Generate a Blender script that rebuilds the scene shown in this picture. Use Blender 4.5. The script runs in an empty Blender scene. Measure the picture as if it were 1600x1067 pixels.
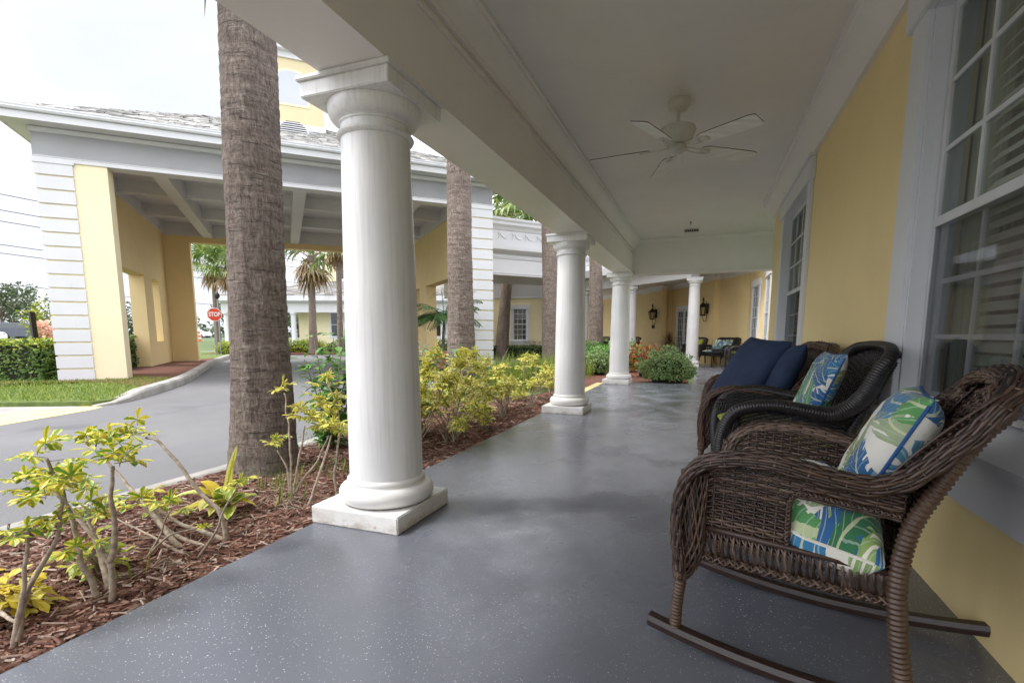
EXPO=1.25
import bpy, math, random
import numpy as np
from mathutils import Vector, Matrix, noise as mnoise
random.seed(7)
rnd=random.random
def ru(a,b): return a+(b-a)*rnd()
SC=bpy.context.scene
COL=SC.collection
R=math.radians
# ---------------------------------------------------------------- materials
MATS={}
def newmat(name):
    m=bpy.data.materials.new(name); m.use_nodes=True; MATS[name]=m
    nt=m.node_tree; b=nt.nodes['Principled BSDF']
    return m,nt,b
def N(nt,t,**k):
    n=nt.nodes.new(t)
    for a,v in k.items():
        if a in n.inputs: n.inputs[a].default_value=v
        else: setattr(n,a,v)
    return n
def ramp(nt,fac,stops,interp='LINEAR'):
    r=nt.nodes.new('ShaderNodeValToRGB'); r.color_ramp.interpolation=interp
    e=r.color_ramp.elements
    while len(e)<len(stops): e.new(0.5)
    for i,(p,c) in enumerate(stops):
        e[i].position=p; e[i].color=tuple(c)+(1,) if len(c)==3 else c
    nt.links.new(fac,r.inputs[0]); return r.outputs[0]
def coords(nt,kind='Object',scale=(1,1,1),rot=(0,0,0)):
    tc=nt.nodes.new('ShaderNodeTexCoord'); mp=nt.nodes.new('ShaderNodeMapping')
    mp.inputs['Scale'].default_value=scale; mp.inputs['Rotation'].default_value=rot
    nt.links.new(tc.outputs[kind],mp.inputs[0]); return mp.outputs[0]
def noise(nt,vec,scale,detail=4,rough=.55,dist=0):
    n=N(nt,'ShaderNodeTexNoise',Scale=scale,Detail=detail,Roughness=rough,Distortion=dist)
    nt.links.new(vec,n.inputs['Vector']); return n.outputs['Fac']
def mix(nt,fac,a,b,mode='MIX'):
    n=nt.nodes.new('ShaderNodeMix'); n.data_type='RGBA'; n.blend_type=mode
    for s,v in ((n.inputs[0],fac),(n.inputs[6],a),(n.inputs[7],b)):
        if isinstance(v,(int,float)): s.default_value=v
        elif isinstance(v,(tuple,list)): s.default_value=tuple(v)+(1,) if len(v)==3 else v
        else: nt.links.new(v,s)
    return n.outputs[2]
def math_(nt,op,a,b=None,clamp=False):
    n=nt.nodes.new('ShaderNodeMath'); n.operation=op; n.use_clamp=clamp
    for i,v in enumerate((a,b)):
        if v is None: continue
        if isinstance(v,(int,float)): n.inputs[i].default_value=v
        else: nt.links.new(v,n.inputs[i])
    return n.outputs[0]
def bump(nt,b,h,strength=.3,dist=.01):
    n=N(nt,'ShaderNodeBump',Strength=strength,Distance=dist); nt.links.new(h,n.inputs['Height'])
    nt.links.new(n.outputs[0],b.inputs['Normal'])
def simple(name,c1,c2=None,scale=3,rough=.5,bs=0,bscale=40,bdist=.005,stretch=(1,1,1),metal=0,spec=.5,detail=5,lo=.35,hi=.68):
    m,nt,b=newmat(name); v=coords(nt,scale=stretch)
    if c2 is None: c2=tuple(x*.86 for x in c1)
    f=noise(nt,v,scale,detail)
    nt.links.new(ramp(nt,f,[(lo,c2),(hi,c1)]),b.inputs['Base Color'])
    b.inputs['Roughness'].default_value=rough; b.inputs['Metallic'].default_value=metal
    b.inputs['Specular IOR Level'].default_value=spec
    if bs: bump(nt,b,noise(nt,v,bscale,5),bs,bdist)
    return m
def paint(name,c,dirt=(.55,.5,.42),rough=.45,bs=.12,amt=.3):
    m,nt,b=newmat(name); v=coords(nt)
    f=noise(nt,v,1.3,6,.6); col=mix(nt,ramp(nt,f,[(.35,(.93,)*3),(.65,(1,1,1))]),(0,0,0),c) if False else None
    base=ramp(nt,f,[(.3,tuple(x*.93 for x in c)),(.7,c)])
    d=noise(nt,coords(nt,scale=(3,3,.6)),3.5,9,.72)
    df=math_(nt,'MULTIPLY',ramp(nt,d,[(.58,(0,0,0)),(.8,(1,1,1))]),amt)
    base=mix(nt,df,base,tuple(a*b_ for a,b_ in zip(c,dirt)))
    sp=noise(nt,v,70,2,.5); spf=math_(nt,'MULTIPLY',ramp(nt,sp,[(.76,(0,0,0)),(.79,(1,1,1))]),.5)
    base=mix(nt,spf,base,tuple(x*.45 for x in c))
    nt.links.new(base,b.inputs['Base Color']); b.inputs['Roughness'].default_value=rough
    bump(nt,b,noise(nt,v,26,6,.6),bs,.006)
    return m
paint('white_paint',(.65,.65,.66)); paint('porch_white',(.79,.765,.745),bs=.08,amt=.15)
paint('yellow_stucco',(.82,.64,.33),dirt=(.8,.72,.6),rough=.75,bs=.35,amt=.35)
paint('wall_yellow',(.86,.69,.34),dirt=(.8,.75,.65),rough=.55,bs=.15,amt=.25)
paint('panel_white',(.50,.52,.56)); paint('pale_yellow',(.90,.80,.52),rough=.75,bs=.3); paint('cupola_cream',(.64,.55,.33)); paint('cream_stucco',(.84,.745,.50),dirt=(.8,.72,.6),rough=.75,bs=.3,amt=.3)
paint('trim_white',(.70,.715,.74),rough=.4)
simple('gutter_paint',(.72,.73,.75),(.62,.63,.65),rough=.35)
# column paint: dirt streaks
def column_paint():
    m,nt,b=newmat('column_paint'); v=coords(nt)
    f=noise(nt,v,2,5); c=ramp(nt,f,[(.3,(.70,.70,.70)),(.7,(.78,.78,.775))])
    st=noise(nt,coords(nt,scale=(14,14,.5)),2.2,5,.6)
    c=mix(nt,math_(nt,'MULTIPLY',ramp(nt,st,[(.48,(0,0,0)),(.75,(1,1,1))]),.42),c,(.42,.41,.38))
    ch=noise(nt,v,24,3,.5)
    c=mix(nt,ramp(nt,ch,[(.765,(0,0,0)),(.775,(1,1,1))]),c,(.35,.22,.12))
    nt.links.new(c,b.inputs['Base Color']); b.inputs['Roughness'].default_value=.34
    bump(nt,b,noise(nt,v,14,5,.6),.08,.01)
column_paint()
def plinth_mat():
    m,nt,b=newmat('plinth_white'); v=coords(nt); s=nt.nodes.new('ShaderNodeSeparateXYZ'); nt.links.new(v,s.inputs[0])
    c=ramp(nt,noise(nt,v,2,5),[(.3,(.68,.67,.65)),(.7,(.76,.755,.74))])
    low=ramp(nt,s.outputs[2],[(.0,(1,1,1)),(.10,(.15,)*3),(.2,(0,0,0))]); n=noise(nt,coords(nt,scale=(1,1,2)),9,8,.75)
    c=mix(nt,math_(nt,'MULTIPLY',math_(nt,'MULTIPLY',low,ramp(nt,n,[(.42,(0,0,0)),(.62,(1,1,1))])),.75),c,(.30,.22,.15))
    n2=noise(nt,v,15,4,.6); c=mix(nt,ramp(nt,n2,[(.70,(0,0,0)),(.715,(.8,)*3)]),c,(.33,.22,.13))
    seam=math_(nt,'LESS_THAN',math_(nt,'ABSOLUTE',math_(nt,'SUBTRACT',s.outputs[2],.13)),.0045); c=mix(nt,math_(nt,'MULTIPLY',seam,ramp(nt,n,[(.35,(.1,)*3),(.55,(1,1,1))])),c,(.08,.06,.05))
    nt.links.new(c,b.inputs['Base Color']); b.inputs['Roughness'].default_value=.42; bump(nt,b,noise(nt,v,20,6,.6),.15,.006)
plinth_mat()
# porch floor: painted concrete with flakes and worn damp patches
def floor_mat():
    m,nt,b=newmat('flake_floor'); v=coords(nt)
    f=noise(nt,v,.8,3,.5); base=ramp(nt,f,[(.3,(.120,.130,.160)),(.72,(.148,.158,.190))])
    fine=noise(nt,v,55,4,.7); base=mix(nt,math_(nt,'MULTIPLY',fine,.35),base,(.10,.108,.13))
    # white and black flakes
    dens=noise(nt,v,1.1,3)
    for sc,thr,c,seed in ((88,.10,(.70,.72,.76),0),(130,.14,(.60,.62,.66),3.1),(80,.085,(.015,.015,.018),7.7)):
        vo=N(nt,'ShaderNodeTexVoronoi',Scale=sc,Randomness=1.0)
        mp=nt.nodes.new('ShaderNodeMapping'); mp.inputs['Location'].default_value=(seed,seed*2,0); nt.links.new(v,mp.inputs[0])
        nt.links.new(mp.outputs[0],vo.inputs['Vector'])
        sep=nt.nodes.new('ShaderNodeSeparateColor'); nt.links.new(vo.outputs['Color'],sep.inputs[0])
        pick=math_(nt,'GREATER_THAN',sep.outputs[0],.80 if sc==78 else .80)
        size=math_(nt,'MULTIPLY',sep.outputs[1],thr*2.6)
        near=math_(nt,'LESS_THAN',vo.outputs['Distance'],math_(nt,'MINIMUM',size,.3))
        dd=ramp(nt,dens,[(.36,(.15,)*3),(.60,(1,1,1))])
        base=mix(nt,math_(nt,'MULTIPLY',math_(nt,'MULTIPLY',pick,near),dd),base,c)
    # one worn, scuffed area in the middle of the walk
    sep2=nt.nodes.new('ShaderNodeSeparateXYZ'); nt.links.new(v,sep2.inputs[0])
    sc_=noise(nt,v,1.0,5,.6,.2); wet=ramp(nt,sc_,[(.46,(0,0,0)),(.6,(1,1,1))])
    g=N(nt,'ShaderNodeTexGradient'); g.gradient_type='SPHERICAL'
    mp=nt.nodes.new('ShaderNodeMapping'); mp.vector_type='TEXTURE'; mp.inputs['Location'].default_value=(-1.0,3.1,0); mp.inputs['Scale'].default_value=(1.1,1.7,9)
    nt.links.new(v,mp.inputs[0]); nt.links.new(mp.outputs[0],g.inputs[0])
    worn=math_(nt,'MULTIPLY',ramp(nt,g.outputs['Fac'],[(0,(0,0,0)),(.5,(1,1,1))]),wet)
    base=mix(nt,math_(nt,'MULTIPLY',worn,.5),base,(.075,.08,.098))
    nt.links.new(base,b.inputs['Base Color'])
    rg=noise(nt,v,1.7,3,.5); r_=ramp(nt,rg,[(.35,(.15,)*3),(.65,(.30,)*3)])
    r_=mix(nt,worn,r_,(.5,.5,.5))
    nt.links.new(r_,b.inputs['Roughness']); b.inputs['Specular IOR Level'].default_value=.75
    bump(nt,b,noise(nt,v,120,3,.6),.28,.0035)
floor_mat()
def asphalt():
    m,nt,b=newmat('asphalt'); v=coords(nt)
    f=noise(nt,v,.35,8,.65); c=ramp(nt,f,[(.3,(.15,.149,.152)),(.7,(.225,.223,.225))])
    g=noise(nt,v,150,3,.8); c=mix(nt,ramp(nt,g,[(.35,(.55,)*3),(.7,(0,0,0))]),c,(.05,.05,.055))
    g2=noise(nt,v,90,2,.8); c=mix(nt,ramp(nt,g2,[(.62,(0,0,0)),(.75,(.7,)*3)]),c,(.38,.37,.38))
    st=noise(nt,coords(nt,scale=(.5,.12,1),rot=(0,0,.5)),1.6,6,.6); c=mix(nt,ramp(nt,st,[(.50,(0,0,0)),(.72,(.5,)*3)]),c,(.12,.12,.13))
    wv=nt.nodes.new('ShaderNodeVectorMath'); wv.operation='ADD'; nz=N(nt,'ShaderNodeTexNoise',Scale=.8,Detail=6); nt.links.new(v,nz.inputs['Vector']); nt.links.new(v,wv.inputs[0]); nt.links.new(nz.outputs['Color'],wv.inputs[1])
    vo=N(nt,'ShaderNodeTexVoronoi',Scale=.22); vo.feature='DISTANCE_TO_EDGE'; nt.links.new(wv.outputs[0],vo.inputs['Vector'])
    ckm=math_(nt,'MULTIPLY',math_(nt,'LESS_THAN',vo.outputs['Distance'],.0035),ramp(nt,noise(nt,v,.3,2),[(.45,(0,0,0)),(.55,(1,1,1))])); c=mix(nt,math_(nt,'MULTIPLY',ckm,.12),c,(.04,.04,.045))
    oil=noise(nt,v,.9,3,.4); c=mix(nt,ramp(nt,oil,[(.66,(0,0,0)),(.76,(.55,)*3)]),c,(.07,.07,.075))
    nt.links.new(c,b.inputs['Base Color']); b.inputs['Roughness'].default_value=.75
    bump(nt,b,g,.5,.006)
asphalt()
simple('street_asphalt',(.27,.27,.28),(.2,.2,.21),scale=.5,rough=.9)
simple('concrete',(.42,.40,.37),(.27,.255,.235),scale=2.2,rough=.85,bs=.4,bscale=60,detail=9)
simple('curb_yellow',(.74,.58,.27),(.62,.47,.2),scale=3,rough=.7,bs=.2,detail=8)
simple('soil',(.10,.055,.035),(.045,.026,.018),scale=14,rough=.95,bs=.9,bscale=45,bdist=.02,detail=8)
simple('lawn',(.17,.23,.05),(.09,.13,.03),scale=6,rough=.95,bs=.9,bscale=60,bdist=.03,detail=9)
simple('far_field',(.10,.15,.045),(.07,.10,.035),scale=.15,rough=.95)
def chipmat():
    m,nt,b=newmat('wood_chip'); g=nt.nodes.new('ShaderNodeNewGeometry')
    c=ramp(nt,g.outputs['Random Per Island'],[(0,(.05,.02,.013)),(.3,(.14,.055,.035)),(.6,(.25,.115,.075)),(.82,(.38,.23,.17)),(1,(.58,.48,.41))])
    n=noise(nt,coords(nt,scale=(60,60,200)),1,3); c=mix(nt,math_(nt,'MULTIPLY',n,.5),c,(.06,.03,.02))
    nt.links.new(c,b.inputs['Base Color']); b.inputs['Roughness'].default_value=.85
chipmat()
def leafmat(name,stops,edge=None,trans=.25,rough=.42,margin=(.5,.62)):
    m,nt,b=newmat(name); g=nt.nodes.new('ShaderNodeNewGeometry')
    c=ramp(nt,g.outputs['Random Per Island'],stops)
    if edge:
        tc=nt.nodes.new('ShaderNodeTexCoord'); sp=nt.nodes.new('ShaderNodeSeparateXYZ'); nt.links.new(tc.outputs['UV'],sp.inputs[0])
        d=math_(nt,'ABSOLUTE',math_(nt,'SUBTRACT',sp.outputs[0],.5))
        nn=noise(nt,coords(nt),60,2); d=math_(nt,'ADD',math_(nt,'MULTIPLY',d,2),math_(nt,'MULTIPLY',math_(nt,'SUBTRACT',nn,.5),1.2))
        rv=math_(nt,'MULTIPLY',math_(nt,'SUBTRACT',g.outputs['Random Per Island'],.5),.5)
        f=ramp(nt,math_(nt,'ADD',d,rv),[(margin[0],(0,0,0)),(margin[1],(1,1,1))])
        c=mix(nt,f,c,edge)
    nt.links.new(c,b.inputs['Base Color']); b.inputs['Roughness'].default_value=rough
    out=nt.nodes['Material Output']; tr=nt.nodes.new('ShaderNodeBsdfTranslucent'); nt.links.new(c,tr.inputs[0])
    mx=nt.nodes.new('ShaderNodeMixShader'); mx.inputs[0].default_value=trans
    nt.links.new(b.outputs[0],mx.inputs[1]); nt.links.new(tr.outputs[0],mx.inputs[2]); nt.links.new(mx.outputs[0],out.inputs[0])
    return m
leafmat('variegated_leaf',[(0,(.10,.22,.025)),(.4,(.17,.31,.03)),(.75,(.36,.42,.04)),(1,(.62,.50,.05))],edge=(.74,.64,.08),margin=(.34,.58))
leafmat('pale_variegated',[(0,(.14,.24,.03)),(.5,(.34,.40,.05)),(1,(.56,.52,.08))],edge=(.82,.72,.17),margin=(.30,.54))
leafmat('striped_leaf',[(0,(.14,.25,.03)),(1,(.35,.42,.04))],edge=(.72,.66,.20),margin=(.45,.6))
leafmat('gold_leaf',[(0,(.60,.44,.03)),(.5,(.66,.55,.06)),(1,(.45,.42,.05))])
leafmat('bright_leaf',[(0,(.07,.20,.035)),(.5,(.12,.30,.05)),(1,(.22,.42,.07))])
leafmat('hedge_leaf',[(0,(.05,.11,.02)),(.5,(.10,.19,.03)),(1,(.20,.28,.045))])
leafmat('yellow_green_leaf',[(0,(.16,.26,.02)),(.5,(.34,.42,.03)),(1,(.50,.48,.04))])
leafmat('holly_leaf',[(0,(.06,.15,.03)),(.5,(.13,.26,.055)),(1,(.27,.40,.11))],edge=(.40,.46,.22),margin=(.55,.8))
leafmat('cover_leaf',[(0,(.03,.07,.02)),(.6,(.07,.14,.035)),(1,(.13,.2,.05))])
leafmat('pothos_leaf',[(0,(.06,.16,.06)),(.6,(.11,.24,.09)),(1,(.24,.38,.15))])
leafmat('croton_leaf',[(0,(.10,.015,.015)),(.3,(.25,.04,.025)),(.55,(.45,.13,.03)),(.8,(.42,.28,.04)),(1,(.09,.10,.03))])
leafmat('palm_leaf',[(0,(.07,.13,.03)),(.5,(.13,.21,.05)),(.85,(.25,.31,.08)),(1,(.42,.38,.10))],trans=.2)
leafmat('dry_frond',[(0,(.20,.12,.06)),(.5,(.36,.25,.13)),(1,(.50,.38,.18))],trans=.1)
leafmat('dark_palm_leaf',[(0,(.025,.07,.02)),(1,(.07,.15,.035))],trans=.15)
leafmat('grass_blade',[(0,(.09,.16,.02)),(.5,(.18,.27,.035)),(1,(.36,.38,.07))])
leafmat('tree_leaf',[(0,(.04,.065,.03)),(.5,(.075,.105,.045)),(1,(.13,.16,.07))],trans=.1,rough=.7)
leafmat('pink_petal',[(0,(.80,.50,.40)),(1,(.85,.62,.52))])
leafmat('dead_sprig',[(0,(.10,.05,.03)),(1,(.24,.13,.08))])
simple('stem_bark',(.46,.38,.30),(.22,.175,.13),scale=30,rough=.85,bs=.5,bscale=80,bdist=.004)
simple('tree_bark',(.16,.12,.09),(.08,.06,.05),scale=8,rough=.9)
simple('terracotta',(.42,.19,.10),(.30,.12,.06),scale=6,rough=.75)
def palm_bark():
    m,nt,b=newmat('palm_bark'); v=coords(nt)
    vert=noise(nt,coords(nt,scale=(24,24,5.5)),1.8,9,.78,.6)
    ring=noise(nt,coords(nt,scale=(3.2,3.2,11)),1.4,6,.7,1.6)
    big=noise(nt,v,2.2,4)
    h=math_(nt,'ADD',math_(nt,'MULTIPLY',vert,.85),math_(nt,'MULTIPLY',ring,.42))
    c=ramp(nt,math_(nt,'MULTIPLY',h,.77),[(.36,(.04,.03,.024)),(.44,(.155,.117,.092)),(.54,(.31,.25,.205)),(.66,(.52,.45,.39))])
    ck=noise(nt,coords(nt,scale=(3.5,3.5,34)),1.1,4,.6,.7); c=mix(nt,ramp(nt,ck,[(.60,(0,0,0)),(.68,(.75,)*3)]),c,(.045,.034,.028)); h=math_(nt,'SUBTRACT',h,math_(nt,'MULTIPLY',ramp(nt,ck,[(.58,(0,0,0)),(.68,(1,1,1))]),.3))
    c=mix(nt,ramp(nt,big,[(.4,(0,0,0)),(.65,(.4,)*3)]),c,(.13,.10,.085))
    sp=noise(nt,v,30,3,.7); c=mix(nt,ramp(nt,sp,[(.70,(0,0,0)),(.74,(.6,)*3)]),c,(.45,.42,.38))
    # lichen near the foot
    s=nt.nodes.new('ShaderNodeSeparateXYZ'); nt.links.new(v,s.inputs[0])
    lz=ramp(nt,s.outputs[2],[(.12,(1,1,1)),(.5,(0,0,0))]); ln=noise(nt,v,7,6,.7)
    c=mix(nt,math_(nt,'MULTIPLY',math_(nt,'MULTIPLY',lz,ramp(nt,ln,[(.5,(0,0,0)),(.62,(1,1,1))])),.5),c,(.20,.23,.15))
    nt.links.new(c,b.inputs['Base Color']); b.inputs['Roughness'].default_value=.9
    bump(nt,b,h,1.0,.05)
palm_bark()
def wicker(name,c0,c1,c2,rough=.38):
    m,nt,b=newmat(name); g=nt.nodes.new('ShaderNodeNewGeometry')
    n=noise(nt,coords(nt,scale=(9,9,9)),2,4)
    f=math_(nt,'ADD',math_(nt,'MULTIPLY',g.outputs['Random Per Island'],.55),math_(nt,'MULTIPLY',n,.5))
    nt.links.new(ramp(nt,f,[(.2,c0),(.5,c1),(.85,c2)]),b.inputs['Base Color'])
    b.inputs['Roughness'].default_value=rough
    bump(nt,b,noise(nt,coords(nt),220,2),.25,.002)
wicker('brown_wicker',(.015,.008,.006),(.052,.029,.021),(.165,.108,.08))
wicker('black_wicker',(.006,.006,.007),(.012,.011,.012),(.028,.025,.026),.3)
wicker('tan_wicker',(.035,.018,.012),(.085,.045,.03),(.17,.105,.07))
wicker('coil_wicker',(.022,.012,.008),(.060,.033,.022),(.145,.09,.06))
simple('rocker_wood',(.040,.022,.018),(.022,.013,.011),scale=12,rough=.33,stretch=(1,6,6),bs=.1)
simple('under_dark',(.012,.008,.007),rough=.9)
def fabric():
    m,nt,b=newmat('leaf_fabric')
    tc=nt.nodes.new('ShaderNodeTexCoord')
    def sepxy(v): s_=nt.nodes.new('ShaderNodeSeparateXYZ'); nt.links.new(v,s_.inputs[0]); return s_.outputs[0],s_.outputs[1]
    MU=lambda a,b_:math_(nt,'MULTIPLY',a,b_); AD=lambda a,b_:math_(nt,'ADD',a,b_); SB=lambda a,b_:math_(nt,'SUBTRACT',a,b_)
    nzn=N(nt,'ShaderNodeTexNoise',Scale=7,Detail=3); nt.links.new(tc.outputs['UV'],nzn.inputs['Vector'])
    wob=nt.nodes.new('ShaderNodeVectorMath'); wob.operation='MULTIPLY_ADD'; nt.links.new(nzn.outputs['Color'],wob.inputs[0]); wob.inputs[1].default_value=(.06,.06,0); nt.links.new(tc.outputs['UV'],wob.inputs[2])
    c=(.70,.69,.63)
    def leaves(c,scale,off,a0,a1,W,L,cols):
        mp=nt.nodes.new('ShaderNodeMapping'); mp.inputs['Scale'].default_value=(scale,scale,1); mp.inputs['Location'].default_value=(off,off*.6,0); nt.links.new(wob.outputs[0],mp.inputs[0])
        vo=N(nt,'ShaderNodeTexVoronoi',Scale=1,Randomness=.9); vo.voronoi_dimensions='2D'; nt.links.new(mp.outputs[0],vo.inputs['Vector'])
        x,y=sepxy(mp.outputs[0]); px,py=sepxy(vo.outputs['Position']); dx,dy=SB(x,px),SB(y,py)
        sc=nt.nodes.new('ShaderNodeSeparateColor'); nt.links.new(vo.outputs['Color'],sc.inputs[0])
        an=AD(MU(sc.outputs[0],a1-a0),a0); ca,sa=math_(nt,'COSINE',an),math_(nt,'SINE',an)
        lx=AD(MU(dx,ca),MU(dy,sa)); ly=SB(MU(dy,ca),MU(dx,sa)); ly=AD(ly,MU(MU(lx,lx),.25)); ay=math_(nt,'ABSOLUTE',ly)
        q=math_(nt,'DIVIDE',lx,L); lim=MU(SB(1.0,MU(q,q)),W)
        fr_=math_(nt,'FRACT',MU(SB(lx,MU(ay,1.1)),5.5)); notch=MU(math_(nt,'GREATER_THAN',fr_,.70),MU(lim,.75)); lim=SB(lim,MU(notch,ramp(nt,ay,[(.05,(0,0,0)),(.22,(1,1,1))])))
        mask=MU(math_(nt,'LESS_THAN',ay,lim),math_(nt,'GREATER_THAN',sc.outputs[2],.15))
        col=ramp(nt,sc.outputs[1],cols,'CONSTANT')
        sh=noise(nt,mp.outputs[0],3.5,3,.6); col=mix(nt,MU(sh,.55),col,(.02,.08,.10)); 
        vein=MU(math_(nt,'GREATER_THAN',fr_,.40),math_(nt,'LESS_THAN',fr_,.52)); col=mix(nt,MU(vein,.45),col,(.45,.56,.50))
        mid=math_(nt,'LESS_THAN',ay,.02); col=mix(nt,MU(mid,.7),col,(.60,.62,.40))
        return mix(nt,mask,c,col)
    c=leaves(c,4.2,3.3,.2,1.3,.40,1.1,[(0,(.10,.30,.45)),(.3,(.42,.50,.28)),(.6,(.30,.46,.12)),(.85,(.50,.60,.62))])
    c=leaves(c,4.4,9.1,.5,1.9,.36,.95,[(0,(.02,.12,.36)),(.35,(.04,.22,.46)),(.6,(.05,.26,.06)),(.8,(.12,.36,.08))])
    c=leaves(c,4.8,15.7,-.3,1.0,.22,.9,[(0,(.02,.13,.35)),(.3,(.10,.34,.08)),(.55,(.33,.34,.08)),(.8,(.03,.18,.05))])
    nt.links.new(c,b.inputs['Base Color']); b.inputs['Roughness'].default_value=.85; b.inputs['Sheen Weight'].default_value=.15
    h=math_(nt,'ADD',noise(nt,coords(nt),300,2),math_(nt,'MULTIPLY',noise(nt,coords(nt),7,4),6)); bump(nt,b,h,.35,.004)
fabric()
simple('navy_fabric',(.012,.030,.085),(.008,.020,.055),scale=6,rough=.8,bs=.5,bscale=6,bdist=.03)
simple('lime_fabric',(.38,.42,.05),(.28,.32,.04),scale=5,rough=.8,bs=.3,bscale=8,bdist=.02)
simple('blue_piping',(.02,.09,.28),rough=.8)
simple('black_metal',(.014,.013,.013),rough=.35,metal=.3)
simple('fan_white',(.66,.64,.59),(.54,.52,.47),scale=7,rough=.4,detail=8)
simple('blade_white',(.86,.86,.84),(.70,.69,.66),scale=3,rough=.45,stretch=(1,8,1),detail=8)
simple('blade_edge',(.05,.04,.035),rough=.6)
simple('sash_white',(.62,.63,.64),(.52,.53,.54),scale=4,rough=.35,bs=.08)
simple('sash_grey',(.58,.59,.61),(.50,.51,.52),scale=4,rough=.4)
simple('blind_white',(.84,.85,.82),(.78,.79,.76),scale=3,rough=.6)
simple('curtain',(.5,.5,.42),(.3,.3,.26),scale=2,rough=.9,stretch=(14,14,.3))
simple('room_dark',(.20,.19,.17),rough=.9)
simple('screen_mesh',(.03,.03,.03),rough=.8)
def glass(name,t,tint=(1,1,1)):
    m,nt,b=newmat(name); nt.nodes.remove(b)
    g=N(nt,'ShaderNodeBsdfGlossy',Roughness=.02); g.inputs['Color'].default_value=(.9,.93,.95,1)
    tr=nt.nodes.new('ShaderNodeBsdfTransparent'); tr.inputs[0].default_value=tint+(1,)
    fr=N(nt,'ShaderNodeFresnel',IOR=1.5); f=math_(nt,'ADD',math_(nt,'MULTIPLY',fr.outputs[0],.22),t)
    mx=nt.nodes.new('ShaderNodeMixShader'); nt.links.new(f,mx.inputs[0]); nt.links.new(tr.outputs[0],mx.inputs[1]); nt.links.new(g.outputs[0],mx.inputs[2])
    nt.links.new(mx.outputs[0],nt.nodes['Material Output'].inputs[0])
glass('clear_glass',.015,(.86,.88,.86)); glass('screen_glass',.0,(.80,.80,.80)); glass('lamp_glass',.06,(.8,.75,.62))
def shingle(name,c0,c1,c2):
    m,nt,b=newmat(name); g=nt.nodes.new('ShaderNodeNewGeometry')
    n=noise(nt,coords(nt),5,7,.7)
    f=math_(nt,'ADD',math_(nt,'MULTIPLY',g.outputs['Random Per Island'],.5),math_(nt,'MULTIPLY',n,.55))
    nt.links.new(ramp(nt,f,[(.25,c0),(.5,c1),(.8,c2)]),b.inputs['Base Color']); b.inputs['Roughness'].default_value=.9
    bump(nt,b,noise(nt,coords(nt),30,5),.5,.02)
shingle('roof_shingle',(.20,.195,.19),(.42,.41,.395),(.64,.62,.59))
shingle('far_shingle',(.13,.125,.12),(.23,.22,.21),(.36,.34,.32))
simple('roof_base',(.12,.115,.11),rough=.95)
simple('stop_red',(.62,.05,.02),(.55,.045,.02),rough=.4); simple('sign_white',(.8,.8,.8),rough=.4)
simple('steel',(.34,.36,.38),(.25,.27,.29),rough=.4,metal=.5)
simple('orange_plastic',(.80,.16,.03),rough=.5)
simple('car_white',(.75,.76,.78),(.72,.73,.75),rough=.2); simple('car_dark',(.10,.11,.14),rough=.15); simple('car_grey',(.5,.52,.55),rough=.2)
simple('car_glass',(.02,.025,.03),rough=.06,spec=.9); simple('tyre',(.02,.02,.02),rough=.8); simple('chrome',(.55,.55,.56),rough=.25,metal=.8)
simple('cable',(.06,.07,.09),rough=.7)
simple('brown_pot',(.06,.04,.03),rough=.6)
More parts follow.
